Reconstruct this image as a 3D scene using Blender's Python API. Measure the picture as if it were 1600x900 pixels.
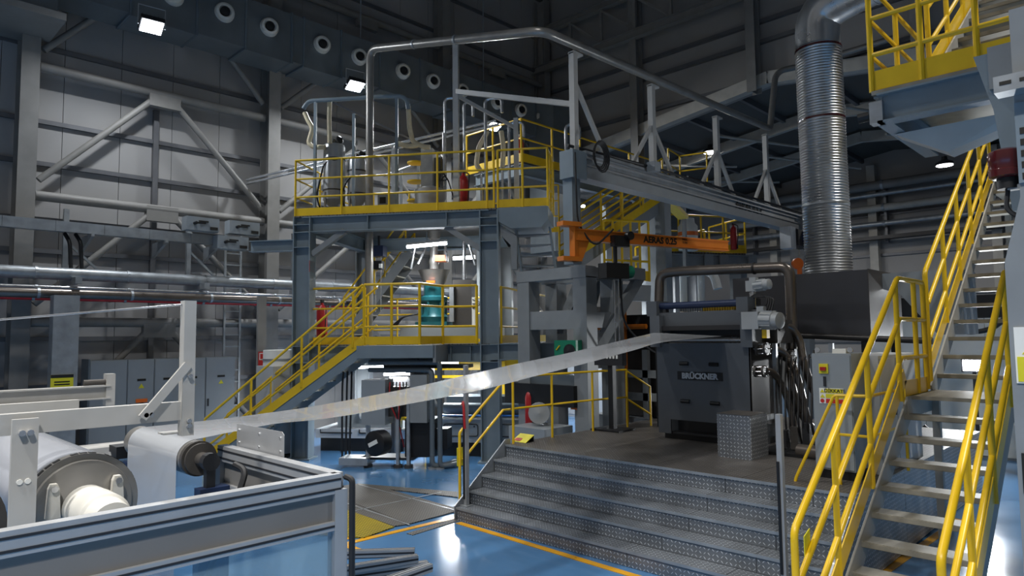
import bpy, math, random
from mathutils import Vector, Matrix
random.seed(7)
for o in list(bpy.data.objects): bpy.data.objects.remove(o)
SC = bpy.context.scene
COL = SC.collection
V = Vector
# ------------------------------------------------------------------ camera, world, exposure
CAM_H = 2.6
F_PX, PITCH, ROLL, YAW = 1067.27, .0703344, .0112228, .77366
_F = V((-math.sin(YAW), math.cos(YAW), 0)); _R = V((math.cos(YAW), math.sin(YAW), 0)); _U = V((0, 0, 1))
_F2 = _F*math.cos(PITCH)+_U*math.sin(PITCH); _U2 = _U*math.cos(PITCH)-_F*math.sin(PITCH)
_R3 = _R*math.cos(ROLL)-_U2*math.sin(ROLL); _U3 = _R*math.sin(ROLL)+_U2*math.cos(ROLL)
C0 = V((0, 0, CAM_H))
cam = bpy.data.cameras.new('camera'); cam.sensor_width = 36; cam.lens = 36*F_PX/1600; cam.clip_end = 200
co = bpy.data.objects.new('camera', cam); COL.objects.link(co)
co.matrix_world = Matrix(((_R3.x, _U3.x, -_F2.x, 0), (_R3.y, _U3.y, -_F2.y, 0), (_R3.z, _U3.z, -_F2.z, CAM_H), (0, 0, 0, 1)))
SC.camera = co
w = bpy.data.worlds.new('hall_air'); SC.world = w; w.use_nodes = True
w.node_tree.nodes['Background'].inputs[0].default_value = (.66, .64, .63, 1)
w.node_tree.nodes['Background'].inputs[1].default_value = .25
SC.view_settings.view_transform = 'Standard'; SC.view_settings.look = 'None'
SC.view_settings.exposure = 0.35; SC.view_settings.gamma = 1; SC.view_settings.use_curve_mapping = False

def P(px, py, x=None, y=None, z=None, d=None):      # photo point -> world point on a known plane
    r = _R3*((px-800)/F_PX)-_U3*((py-450)/F_PX)+_F2
    t = x/r.x if x is not None else y/r.y if y is not None else (z-CAM_H)/r.z if z is not None else d
    return C0+r*t
# extruder tower stands at an angle to the hall: local u (right), v (back), z
_b = math.radians(9)
TD = _F*math.cos(_b)+_R*math.sin(_b); TR = -_F*math.sin(_b)+_R*math.cos(_b); TO = V((-10.41, 9.94, 0))
TOWER = Matrix(((TR.x, TD.x, 0, TO.x), (TR.y, TD.y, 0, TO.y), (0, 0, 1, 0), (0, 0, 0, 1)))
def PT(px, py, v=0):
    r = _R3*((px-800)/F_PX)-_U3*((py-450)/F_PX)+_F2
    p = C0+r*((TO+TD*v-C0).dot(TD)/r.dot(TD))-TO
    return V((p.dot(TR), v, p.z))
# ------------------------------------------------------------------ materials
def lin(h):
    c = [int(h[i:i+2], 16)/255 for i in (0, 2, 4)]
    return [x/12.92 if x < .04045 else ((x+.055)/1.055)**2.4 for x in c]
MATS = {}
def mat(name, hexc, rough=.5, metal=0., var=.12, scale=3., bump=0., alpha=1., emit=0., trans=0., coat=0., stretch=None):
    m = bpy.data.materials.new(name); m.use_nodes = True; nt = m.node_tree; N = nt.nodes; L = nt.links
    b = N['Principled BSDF']; c = lin(hexc)
    b.inputs['Roughness'].default_value = rough; b.inputs['Metallic'].default_value = metal
    b.inputs['Alpha'].default_value = alpha; b.inputs['Transmission Weight'].default_value = trans; b.inputs['Coat Weight'].default_value = coat
    if emit:
        b.inputs['Emission Color'].default_value = (*c, 1); b.inputs['Emission Strength'].default_value = emit
    tc = N.new('ShaderNodeTexCoord'); n = N.new('ShaderNodeTexNoise'); n.inputs['Scale'].default_value = scale; n.inputs['Detail'].default_value = 5
    src = tc.outputs['Object']
    if stretch:
        mp = N.new('ShaderNodeMapping'); mp.inputs['Scale'].default_value = stretch; L.new(src, mp.inputs[0]); src = mp.outputs[0]
    L.new(src, n.inputs['Vector'])
    r = N.new('ShaderNodeMapRange'); r.inputs['From Min'].default_value = .3; r.inputs['From Max'].default_value = .7
    r.inputs['To Min'].default_value = 1-var; r.inputs['To Max'].default_value = 1+var; L.new(n.outputs['Fac'], r.inputs['Value'])
    mx = N.new('ShaderNodeVectorMath'); mx.operation = 'SCALE'; mx.inputs[0].default_value = c; L.new(r.outputs[0], mx.inputs['Scale'])
    L.new(mx.outputs[0], b.inputs['Base Color'])
    r2 = N.new('ShaderNodeMapRange'); r2.inputs['To Min'].default_value = max(.02, rough-.1); r2.inputs['To Max'].default_value = min(1, rough+.1)
    L.new(n.outputs['Fac'], r2.inputs['Value']); L.new(r2.outputs[0], b.inputs['Roughness'])
    if bump:
        bp = N.new('ShaderNodeBump'); bp.inputs['Strength'].default_value = bump; bp.inputs['Distance'].default_value = .01
        L.new(n.outputs['Fac'], bp.inputs['Height']); L.new(bp.outputs[0], b.inputs['Normal'])
    MATS[name] = m; return m
def checker_plate(name, hexc, side=False, cell=.05, rough=.38):
    m = mat(name, hexc, rough, .45, .18, 2.5); nt = m.node_tree; N = nt.nodes; L = nt.links; b = N['Principled BSDF']
    def M(op, a, c=None, d=None):
        n = N.new('ShaderNodeMath'); n.operation = op
        for i, x in enumerate((a, c, d)):
            if x is None: continue
            if isinstance(x, (int, float)): n.inputs[i].default_value = x
            else: L.new(x, n.inputs[i])
        return n.outputs[0]
    g = N.new('ShaderNodeNewGeometry'); s = N.new('ShaderNodeSeparateXYZ'); L.new(g.outputs['Position'], s.inputs[0])
    X, Y, Z = s.outputs
    u = M('DIVIDE', Y if side else X, cell); v = M('DIVIDE', Z if side else M('ADD', Y, Z), cell)
    fu, fv = M('FLOOR', u), M('FLOOR', v)
    a = M('SUBTRACT', M('SUBTRACT', u, fu), .5); c = M('SUBTRACT', M('SUBTRACT', v, fv), .5)
    sg = M('SUBTRACT', 1, M('MULTIPLY', 2, M('FLOORED_MODULO', M('ADD', fu, fv), 2)))
    sc = M('MULTIPLY', sg, c)
    al, ac = M('DIVIDE', M('ADD', a, sc), .56), M('DIVIDE', M('SUBTRACT', a, sc), .15)
    h = M('MAXIMUM', M('SUBTRACT', 1, M('ADD', M('MULTIPLY', al, al), M('MULTIPLY', ac, ac))), 0)
    h = M('POWER', h, .5)
    bp = N.new('ShaderNodeBump'); bp.inputs['Strength'].default_value = .9; bp.inputs['Distance'].default_value = .006
    L.new(h, bp.inputs['Height']); L.new(bp.outputs[0], b.inputs['Normal'])
    src = b.inputs['Base Color'].links[0].from_socket                      # lozenge crowns painted brighter and gaps darker, imitating caught light
    mx = N.new('ShaderNodeVectorMath'); mx.operation = 'SCALE'; L.new(src, mx.inputs[0]); L.new(M('ADD', .66, M('MULTIPLY', h, 1.6)), mx.inputs['Scale'])
    L.new(mx.outputs[0], b.inputs['Base Color'])
    return m
def grating(name, hexc, hexd, pitch=.05):
    m = mat(name, hexc, .6, .2, .2, 2); nt = m.node_tree; N = nt.nodes; L = nt.links; b = N['Principled BSDF']
    src = b.inputs['Base Color'].links[0].from_socket
    g = N.new('ShaderNodeNewGeometry'); br = N.new('ShaderNodeTexBrick'); br.offset = 0
    L.new(g.outputs['Position'], br.inputs['Vector']); br.inputs['Scale'].default_value = 1/pitch
    br.inputs['Brick Width'].default_value = 1; br.inputs['Row Height'].default_value = 1; br.inputs['Mortar Size'].default_value = .22
    br.inputs['Color1'].default_value = (*lin(hexd), 1); br.inputs['Color2'].default_value = (*lin(hexd), 1)
    L.new(src, br.inputs['Mortar']); L.new(br.outputs['Color'], b.inputs['Base Color'])
    return m
mat('wall', '9a9896', .6, 0, .06, .5); mat('wall2', '8f8d8a', .65, 0, .07, .5); mat('frame', '807e7a', .55, 0, .1)
mat('girt', '6f7073', .45, .5, .1); mat('frame_light', 'b3b0a8', .5, 0, .1); mat('cream', 'b9ad95', .5)
mat('roofing', '55534f', .7, 0, .1, .6)
mat('bluegrey', '78868f', .45, 0, .08); mat('bluegrey_dk', '616b72', .45, 0, .08); mat('greypaint', '84898c', .45, 0, .08)
mat('yellow', 'e0b81a', .35, 0, .07, 4); mat('yellow_dk', 'c89a10', .4, 0, .1, 4)
mat('galv', '9fa4a8', .38, .5, .16, 5); mat('steel', 'c4c6c8', .25, .75, .08, 4); mat('stainless', '8e8c88', .34, .5, .12, 4)
mat('alu', 'a9abad', .36, .35, .05, 6); mat('alu_panel', '777572', .5, .1, .05); mat('white_metal', 'b3b2ae', .42, .05, .07, 4)
mat('spiral', 'b0b3b5', .3, .8, .12, 2)
mat('duct', '747b7f', .4, .35, .12, 1.5); mat('nozzle', 'c9c7bf', .5, 0, .05); mat('black', '121316', .5, 0, .2); mat('rubber', '17181b', .55, 0, .2)
mat('machine', '595e64', .42, .1, .08, 2); mat('hopper_steel', 'a4a6a8', .35, .3, .1, 4); mat('machine_dk', '2a2b2e', .45, .15, .12, 2); mat('machine_side', '4a4744', .5, .3, .15, 2)
mat('hood', '44454a', .5, .1, .1, 1); mat('film', 'adb1b6', .14, 0, .03, 1, alpha=.97, coat=.4); mat('film_roll', 'a6aab2', .22, 0, .03, 1, coat=.4)
mat('orange', 'c8701d', .42, 0, .08); mat('orange_br', 'f0742a', .4, 0, .05); mat('red', 'a51f22', .4, 0, .08); mat('darkred', '4a1014', .25, 0, .1, coat=.5)
mat('green', '1b7a5c', .4, 0, .08); mat('teal', '1d5f66', .4, .1, .1); mat('navy', '22304f', .4, .1, .15); mat('blue', '2a6fc4', .4)
mat('cabinet', '8d9499', .42, 0, .05, 1.5); mat('cabinet_lt', 'b5b8ba', .42, 0, .05, 1.5); mat('paper', 'e6e6e0', .6, 0, .03); mat('sign_yellow', 'd8cf2a', .5, 0, .04)
mat('sign_red', 'c02a24', .5, 0, .04); mat('ink', '16150f', .6, 0, .05); mat('letter', 'b9bfc6', .4, .3, .03); mat('hose', 'cdbf9f', .5, 0, .08, 8)
mat('line_yellow', 'd99e1c', .3, 0, .1, 3); mat('line_white', 'c8cbd0', .4, 0, .1, 3); mat('tread', '8d8a80', .55, .35, .2, 5); mat('stringer', '9b9a94', .5, .2, .1, 3)
mat('pipe_br', '77706a', .3, .75, .12, 4); mat('pipe_dk', '3c3b3b', .4, .5, .12, 3); mat('glass', '8fb0c4', .08, 0, .02, 1, alpha=.35); mat('red_pipe', 'd0282a', .4)
mat('lamp_glow', 'f2f6ff', .3, 0, 0, 1, emit=60); mat('tube_glow', 'f4f8ff', .3, 0, 0, 1, emit=22); mat('bay_glow', 'ffffff', .3, 0, 0, 1, emit=14)
mat('motor', 'a9adaf', .45, .2, .08); mat('skid', 'a7abb0', .45, 0, .07, 2)
mat('floor_blue', '4d7ba8', .16, 0, .12, .8, coat=.3)
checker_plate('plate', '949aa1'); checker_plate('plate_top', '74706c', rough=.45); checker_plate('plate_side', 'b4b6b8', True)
grating('grate_dark', '6a6864', '2e2d2c'); grating('grate_yellow', '9c8a1a', '4a4310')
# ------------------------------------------------------------------ mesh builder
class MB:
    def __init__(s, xf=None): s.v = []; s.f = []; s.xf = xf
    def add(s, vs, fs):
        k = len(s.v); s.v += [s.xf @ V(p) if s.xf else V(p) for p in vs]; s.f += [tuple(i+k for i in f) for f in fs]; return s
    def box(s, x0, x1, y0, y1, z0, z1):
        return s.add([(x, y, z) for x in (x0, x1) for y in (y0, y1) for z in (z0, z1)],
                     [(0, 1, 3, 2), (4, 6, 7, 5), (0, 4, 5, 1), (2, 3, 7, 6), (0, 2, 6, 4), (1, 5, 7, 3)])
    def _fr(s, p, q, up):
        d = (V(q)-V(p)).normalized(); u = V(up)
        if abs(d.dot(u)) > .98: u = V((0, 1, 0)) if abs(d.y) < .9 else V((1, 0, 0))
        a = d.cross(u).normalized(); return d, a, a.cross(d)
    def beam(s, p, q, wd, h, up=(0, 0, 1)):              # rectangular bar, wd sideways, h along up
        d, a, c = s._fr(p, q, up); p, q = V(p), V(q)
        vs = [e+a*(i*wd/2)+c*(j*h/2) for e in (p, q) for i in (-1, 1) for j in (-1, 1)]
        return s.add(vs, [(0, 1, 3, 2), (4, 6, 7, 5), (0, 4, 5, 1), (2, 3, 7, 6), (0, 2, 6, 4), (1, 5, 7, 3)])
    def ibeam(s, p, q, wd, h, t=.016, up=(0, 0, 1)):     # I section: flanges wd wide, h apart along up
        d, a, c = s._fr(p, q, up); p, q = V(p), V(q)
        for k in (-1, 1): s.beam(p+c*(k*(h-t)/2), q+c*(k*(h-t)/2), wd, t, c)
        return s.beam(p, q, t, h-2*t, c)
    def cyl(s, p, q, r, r2=None, n=14, caps=True):
        r2 = r if r2 is None else r2; d, a, c = s._fr(p, q, (0, 0, 1)); p, q = V(p), V(q); vs = []
        for e, rr in ((p, r), (q, r2)):
            vs += [e+(a*math.cos(2*math.pi*i/n)+c*math.sin(2*math.pi*i/n))*rr for i in range(n)]
        fs = [(i, (i+1) % n, n+(i+1) % n, n+i) for i in range(n)]
        if caps: fs += [tuple(range(n))[::-1], tuple(range(n, 2*n))]
        return s.add(vs, fs)
    def tube(s, pts, r, n=8, bend=0., seg=5):            # swept tube with rounded corners
        pts = [V(p) for p in pts]
        if bend:
            o = [pts[0]]
            for i in range(1, len(pts)-1):
                a, b, c = pts[i-1], pts[i], pts[i+1]; k = min(bend, (a-b).length*.49, (c-b).length*.49)
                p, q = b+(a-b).normalized()*k, b+(c-b).normalized()*k
                o += [p*(1-t)**2+b*2*t*(1-t)+q*t*t for t in [j/seg for j in range(seg+1)]]
            pts = o+[pts[-1]]
        m = len(pts); vs = []; pa = None
        for i, p in enumerate(pts):
            d = (pts[min(i+1, m-1)]-pts[max(i-1, 0)]).normalized()
            if pa is None: pa = s._fr(p, p+d, (0, 0, 1))[1]
            pa = (pa-d*pa.dot(d)).normalized(); c = pa.cross(d)
            vs += [p+(pa*math.cos(2*math.pi*k/n)+c*math.sin(2*math.pi*k/n))*r for k in range(n)]
        fs = [(i*n+k, i*n+(k+1) % n, (i+1)*n+(k+1) % n, (i+1)*n+k) for i in range(m-1) for k in range(n)]
        fs += [tuple(range(n))[::-1], tuple(range((m-1)*n, m*n))]
        return s.add(vs, fs)
    def lathe(s, c, ax, prof, n=20):                     # prof: (distance along axis, radius)
        d, a, b = s._fr(V(c), V(c)+V(ax), (0, 0, 1)); vs = []
        for t, r in prof: vs += [V(c)+d*t+(a*math.cos(2*math.pi*i/n)+b*math.sin(2*math.pi*i/n))*r for i in range(n)]
        m = len(prof); fs = [(j*n+i, j*n+(i+1) % n, (j+1)*n+(i+1) % n, (j+1)*n+i) for j in range(m-1) for i in range(n)]
        fs += [tuple(range(n))[::-1], tuple(range((m-1)*n, m*n))]
        return s.add(vs, fs)
    def prism(s, pts, vec):                              # polygon swept along vec
        pts = [V(p) for p in pts]; n = len(pts); vec = V(vec)
        return s.add(pts+[p+vec for p in pts], [tuple(range(n))[::-1], tuple(range(n, 2*n))]+[(i, (i+1) % n, n+(i+1) % n, n+i) for i in range(n)])
    def build(s, name, m, parent=None, smooth=False, label=None):
        root = parent
        while root is not None and root.parent: root = root.parent
        off = V(root['_o']) if root is not None and '_o' in root else V((0, 0, 0))
        me = bpy.data.meshes.new(name); me.from_pydata([tuple(p-off) for p in s.v], [], s.f)
        import bmesh
        bm = bmesh.new(); bm.from_mesh(me); bmesh.ops.recalc_face_normals(bm, faces=bm.faces); bm.to_mesh(me); bm.free()
        me.materials.append(MATS[m] if isinstance(m, str) else m)
        if smooth:
            for p in me.polygons: p.use_smooth = len(p.vertices) == 4
            me.set_sharp_from_angle(angle=math.radians(40))
        o = bpy.data.objects.new(name, me); COL.objects.link(o)
        if parent is not None: o.parent = parent
        if label: o['label'] = label
        return o
def tag(o, label, cat, group=None):
    o['label'] = label; o['category'] = cat
    if group: o['group'] = group
    return o
def thing(name, label, cat, base=(0, 0, 0), group=None):
    e = bpy.data.objects.new(name, None); COL.objects.link(e); e.location = base; e['_o'] = tuple(base); e.empty_display_size = .2
    return tag(e, label, cat, group)
def struct(o): o['kind'] = 'structure'; return o
def text(name, body, size, m, parent, origin, xdir, ydir, align='CENTER', depth=.004, bold=0.):
    cu = bpy.data.curves.new(name, 'FONT'); cu.body = body; cu.size = size; cu.align_x = align; cu.align_y = 'CENTER'; cu.extrude = depth; cu.resolution_u = 2; cu.offset = bold
    t = bpy.data.objects.new(name, cu); COL.objects.link(t); dg = bpy.context.evaluated_depsgraph_get()
    me = bpy.data.meshes.new_from_object(t.evaluated_get(dg)); bpy.data.objects.remove(t)
    xd, yd = V(xdir).normalized(), V(ydir).normalized(); zd = xd.cross(yd); mb = MB()
    mb.v = [V(origin)+xd*p.co.x+yd*p.co.y+zd*p.co.z for p in me.vertices]; mb.f = [tuple(p.vertices) for p in me.polygons]
    return mb.build(name, m, parent)
def railing(parent, pts, xf=None, h=1.1, rails=(1., .66, .33), npost=None, toe=True, r=.022, pw=.022, m='yellow', ends=True, toe_h=.14):
    """handrail part with sub-parts knee_rail, post, toe_board along base points pts"""
    pts = [V(p) for p in pts]; up = V((0, 0, 1))
    hr = MB(xf).tube([p+up*h for p in pts], r, 8).build('handrail', m, parent, True)
    for f in rails[1:]: MB(xf).tube([p+up*h*f for p in pts], r*.9, 8).build('knee_rail', m, hr, True)
    for i in range(len(pts)-1):
        a, b = pts[i], pts[i+1]; n = npost[i] if npost else max(1, round((b-a).length/1.2))
        for k in range(n+(1 if i == len(pts)-2 else 0)):
            p = a.lerp(b, k/n); MB(xf).cyl(p, p+up*h, pw, n=8).build('post', m, hr, True)
        if toe: MB(xf).beam(a+up*(toe_h/2+.01), b+up*(toe_h/2+.01), .012, toe_h).build('toe_board', m, hr)
    return hr
def stairs(parent, xf, a, b, n, width_dir, width, tread_d, mt='tread', ms='stringer', thick=.04, sh=.24):
    """n treads from a (lowest nosing) to b, side stringers along both edges"""
    a, b, wd = V(a), V(b), V(width_dir).normalized(); run = (b-a)/(n-1); fwd = V((run.x, run.y, 0)).normalized()
    for k in range(n):
        p = a+run*k+wd*(width/2); q = p+fwd*tread_d
        t = MB(xf).beam(p-V((0, 0, thick/2)), q-V((0, 0, thick/2)), width-.02, thick).build('tread', mt, parent)
        MB(xf).beam(p+fwd*.012-V((0, 0, thick/2)), p+fwd*.05-V((0, 0, thick/2)), width-.02, thick+.012).build('nosing', mt, t)
    for e in (0, width):
        MB(xf).beam(a+wd*e-run*.6-V((0, 0, sh*.35)), b+wd*e+run*.8-V((0, 0, sh*.35)), .02, sh).build('stringer', ms, parent)
def lamp_light(name, loc, parent, energy, size=.4, color=(.93, .97, 1), kind='AREA', spread=math.pi, direction=(0, 0, -1)):
    l = bpy.data.lights.new(name, kind); l.energy = energy; l.color = color
    if kind == 'AREA': l.shape = 'DISK'; l.size = size; l.spread = spread
    else: l.shadow_soft_size = size
    o = bpy.data.objects.new(name, l); COL.objects.link(o)
    off = V(parent['_o']); o.location = V(loc)-off; o.rotation_euler = V(direction).to_track_quat('-Z', 'Y').to_euler(); o.parent = parent
    return o
# ================================================================== THE HALL
WX, WY = -18., 20.3            # left wall plane, back wall plane
struct(MB().box(-19, 14, -14, 40, -.3, 0).build('floor', 'floor_blue'))
wl = struct(MB().box(WX-.3, WX-.06, -8, WY+.3, 0, 16.2).build('wall_left', 'wall2'))
GZ = [0, 1.6, 2.65, 4.6, 5.3, 6.55, 7.5, 9.2, 10.4, 11.8, 13.2, 14.6, 16.2]
yy = [-8+1.18*k for k in range(25)]
for i in range(len(yy)-1):
    MB().box(WX-.06, WX, yy[i]+.006, min(yy[i+1], WY)-.006, 0, 16.2).build('wall_panel', 'wall', wl)
for z in GZ[1:-1]: MB().box(WX, WX+.09, -8, WY, z-.05, z+.05).build('girt', 'girt', wl)
COLY = [-2.6, 3.05, 8.6, 14.75, 19.95]
for y in COLY: MB().ibeam((WX+.36, y, 0), (WX+.36, y, 16), .34, .5, .025, (1, 0, 0)).build('column', 'frame', wl)
for y in (5.75, 11.7, 17.3): MB().box(WX+.02, WX+.14, y-.06, y+.06, 0, 8.3).build('mullion', 'girt', wl)
for z in (3.02, 5.76, 8.62, 12.5):
    for a, b in zip(COLY[1:-1], COLY[2:]):
        MB().cyl((WX+.4, a+.2, z), (WX+.4, b-.2, z), .11, n=12).build('bracing_tube', 'frame', wl, True)
for a, b in zip(COLY[1:-1], COLY[2:]):
    m_ = (a+b)/2
    for zt, zb in ((2.88, .3), (5.68, 3.4), (8.5, 6.1), (12.4, 9.0)):
        MB().box(WX+.32, WX+.5, m_-.36, m_+.36, zt-.22, zt+.14).build('gusset_plate', 'frame', wl)
        if zt < 12:
            for s_, e_ in ((-1, a+.25), (1, b-.25)):
                MB().cyl((WX+.42, m_+s_*.3, zt-.1), (WX+.42, e_, zb), .075, n=10).build('bracing_tube', 'frame', wl, True)
        else:
            for s_, e_ in ((-1, a+.25), (1, b-.25)):
                MB().cyl((WX+.42, m_+s_*.95, 10.75), (WX+.42, e_, zb), .075, n=10).build('bracing_tube', 'frame', wl, True)
MB().box(WX+.1, WX+1.6, 2.3, 3.3, 9.35, 10.3).build('crane_corbel', 'bluegrey_dk', wl); MB().box(WX+.1, WX+1.9, 2.0, 3.4, 9.2, 9.35).build('crane_corbel', 'frame', wl)
# back wall above the lower bay: bottom edge follows the lower roof
wb = struct(MB().prism([(WX, WY+.06, 9.05), (-8.6, WY+.06, 10.25), (8, WY+.06, 8.1), (8, WY+.06, 16.2), (WX, WY+.06, 16.2)], (0, .25, 0)).build('wall_back', 'wall2'))
for z in (10.45, 11.65, 12.3): MB().box(WX, 8, WY-.08, WY+.06, z-.06, z+.06).build('girt', 'girt', wb)
for x in (-13.3, -9., -4.5, 0, 4.5): MB().ibeam((x, WY-.28, 10.0 if x > -12 else 6.2), (x, WY-.28, 16), .3, .4, .02, (0, 1, 0)).build('column', 'frame', wb)
for z, h in ((13.15, .3), (14.65, .26)): MB().ibeam((WX, WY-.5, z), (8, WY-.5, z), .25, h, .02).build('truss_chord', 'frame', wb)
for k in range(16):
    x = -17.5+1.45*k
    MB().beam((x, WY-.5, 13.3), (x, WY-.5, 14.5), .1, .1).build('truss_web', 'frame', wb)
    MB().beam((x, WY-.5, 14.5), (x+1.45, WY-.5, 13.3), .08, .08).build('truss_web', 'frame', wb)
MB().beam((WX, WY-.1, 9.2), (-8.6, WY-.1, 10.4), .3, .38).build('eave_beam', 'frame_light', wb); MB().beam((-8.6, WY-.1, 10.4), (8, WY-.1, 8.25), .3, .38).build('eave_beam', 'frame_light', wb)
struct(MB().box(-19, 14, -14, WY+.3, 16.2, 16.4).build('ceiling', 'roofing'))
# lower bay behind
struct(MB().box(-19.3, -19, WY+.3, 33.3, 0, 12).build('wall_lower_bay', 'wall2'))
wf = struct(MB().box(-19, 14, 33, 33.3, 0, 12).build('wall_far', 'wall'))
for z in (2.2, 4.2, 6.0, 7.8): MB().box(-19, 14, 32.9, 33, z-.06, z+.06).build('girt', 'girt', wf)
for x in (-14, -9.5, -5, -.5): MB().box(x-.17, x+.17, 32.6, 33, 0, 10).build('column', 'frame_light', wf)
lr = struct(MB().prism([(-19, WY+.3, 9.2), (-8.6, WY+.3, 10.6), (14, WY+.3, 7.6), (14, WY+.3, 7.8), (-8.6, WY+.3, 10.8), (-19, WY+.3, 9.4)], (0, 13, 0)).build('ceiling_lower_bay', 'roofing'))
for x in (-17.5, -15.6, -13.7, -11.8, -9.9, -7.4, -5.2, -3, -.8, 1.4, 3.6):
    z = 9.2+(x+19)*1.4/10.4 if x < -8.6 else 10.6-(x+8.6)*3/22.6
    MB().beam((x, WY+.3, z-.1), (x, 33, z-.1), .12, .2).build('purlin', 'girt', lr)
for y in (24.5, 28.7): 
    MB().beam((-19, y, 8.9), (-8.6, y, 10.3), .2, .4).build('rafter', 'frame_light', lr); MB().beam((-8.6, y, 10.3), (12, y, 7.55), .2, .4).build('rafter', 'frame_light', lr)
    for x in (-15, -11.5, -7.2, -4):
        MB().cyl((x, y-2, 9.3 if x < -12 else 9.7), (x+2.2, y+2, 9.5), .05, n=8).build('roof_brace', 'frame_light', lr)
struct(MB().box(13.7, 14, -14, 40, 0, 16.2).build('wall_right', 'wall'))
# ================================================================== FLOOR MARKINGS
def flat(name, pxs, m, z=.004, parent=None, thick=.004):
    return MB().prism([V((p.x, p.y, z)) for p in (P(a, b, z=0) for a, b in pxs)], (0, 0, thick)).build(name, m, parent)
FL = bpy.data.objects['floor']
def stripe(a, b, wd=.1, m='line_yellow'):
    a, b = P(*a, z=0), P(*b, z=0); MB().beam(a+V((0, 0, .004)), b+V((0, 0, .004)), wd, .006).build('floor_stripe', m, FL)
stripe((540, 850), (716, 808)); stripe((537, 851), (575, 866)); stripe((525, 846), (548, 840)); stripe((716, 817), (1010, 906)); stripe((1375, 899), (1500, 812))
MB().beam(P(640, 835, z=.004), P(715, 812, z=.004), .12, .008).build('floor_channel', 'grate_dark', FL)
g = tag(bpy.data.objects.new('floor_grating', None), 'dark grey floor grating laid in panels left of the checker steps', 'grating'); COL.objects.link(g); g['_o'] = (0, 0, 0)
for q in (((500, 765), (560, 757), (608, 766), (556, 789)), ((560, 757), (715, 770), (715, 778), (608, 766)), ((556, 789), (608, 766), (714, 796), (714, 800), (640, 820)), ((470, 790), (500, 765), (556, 789), (545, 799), (470, 800)), ((548, 800), (556, 790), (640, 820), (616, 824))):
    flat('grating_panel', q, 'grate_dark', .006, g, .012)
for a, b in (((560, 757), (715, 798)), ((530, 782), (640, 820)), ((545, 800), (690, 769))):
    MB().beam(P(*a, z=.02), P(*b, z=.02), .025, .006).build('edge_bar', 'galv', g)
tag(flat('yellow_grating', ((470, 800), (545, 799), (616, 825), (568, 842), (470, 836)), 'grate_yellow', .006, None, .014), 'yellow mesh grating panel set in the blue floor', 'grating')
# ================================================================== CHECKER PLATE STEPS AND PLATFORM
SX0, SX1, SY, RI, TRD, PZ = -7.5, -2.48, 6.51, .19, .25, .95
st = thing('checker_steps', 'wide flight of checker plate steps leading up to the dark casting machine', 'steps', ((SX0+SX1)/2, SY, 0))
seams = {0: (-6.2, -4.6, -3.4), 1: (-5.9, -4.3, -3.2), 2: (-5.8, -4.1, -3.1), 3: (-5.7, -4., -2.95), 4: (-5.6, -3.9, -2.9)}
for k in range(5):
    y = SY+TRD*k; z = RI*k; xs = (SX0,)+seams[k]+(SX1,)
    for a, b in zip(xs, xs[1:]):
        MB().box(a+.003, b-.003, y, y+.012, z+.004, z+RI-.012).build('riser_plate', 'plate', st)
        if k < 4: MB().box(a+.003, b-.003, y-.02, y+TRD+.02, z+RI-.012, z+RI).build('tread_plate', 'plate', st)
    MB().box(SX0, SX1, y-.022, y-.014, z+RI-.03, z+RI+.001).build('nosing_bar', 'galv', st)
MB().prism([(SX0-.01, SY-.03, 0), (SX0-.01, SY-.03, .2), (SX0-.01, SY+1.0, 1.02), (SX0-.01, SY+1.1, 1.02), (SX0-.01, SY+1.1, 0)], (-.02, 0, 0)).build('side_cheek', 'galv', st)
MB().prism([(SX1, SY, 0), (SX1, SY, .19), (SX1, SY+1.0, .95), (SX1, SY+1.1, .95), (SX1, SY+1.1, 0)], (.02, 0, 0)).build('side_cheek', 'plate_side', st)
MB().box(SX0+.02, SX1-.02, SY+1.02, SY+1.1, .02, .9).build('support_frame', 'machine_dk', st)
pf = thing('machine_platform', 'raised checker plate platform carrying the casting machine', 'platform', (-5, 9.5, 0))
YE = 13.5
xs = [-7.5, -6.1, -4.9, -3.7, SX1]; ys = [SY+TRD*4-.02, 8.6, 9.9, 11.2, 12.4, YE]
for a, b in zip(xs, xs[1:]):
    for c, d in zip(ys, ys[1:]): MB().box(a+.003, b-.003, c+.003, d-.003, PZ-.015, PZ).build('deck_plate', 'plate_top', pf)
MB().box(-7.5, SX1, 7.62, YE, .4, PZ-.016).build('platform_frame', 'machine_dk', pf)
for x in (-7.4, -5, -2.6):
    for y in (7.8, 10.5, 13.3): MB().box(x-.05, x+.05, y-.05, y+.05, 0, .4).build('leg', 'machine_dk', pf)
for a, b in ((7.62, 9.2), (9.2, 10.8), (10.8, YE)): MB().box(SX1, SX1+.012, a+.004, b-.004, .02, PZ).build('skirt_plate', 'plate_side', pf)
MB().box(-7.515, -7.5, 7.62, YE, .05, PZ).build('skirt_plate', 'galv', pf)
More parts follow.
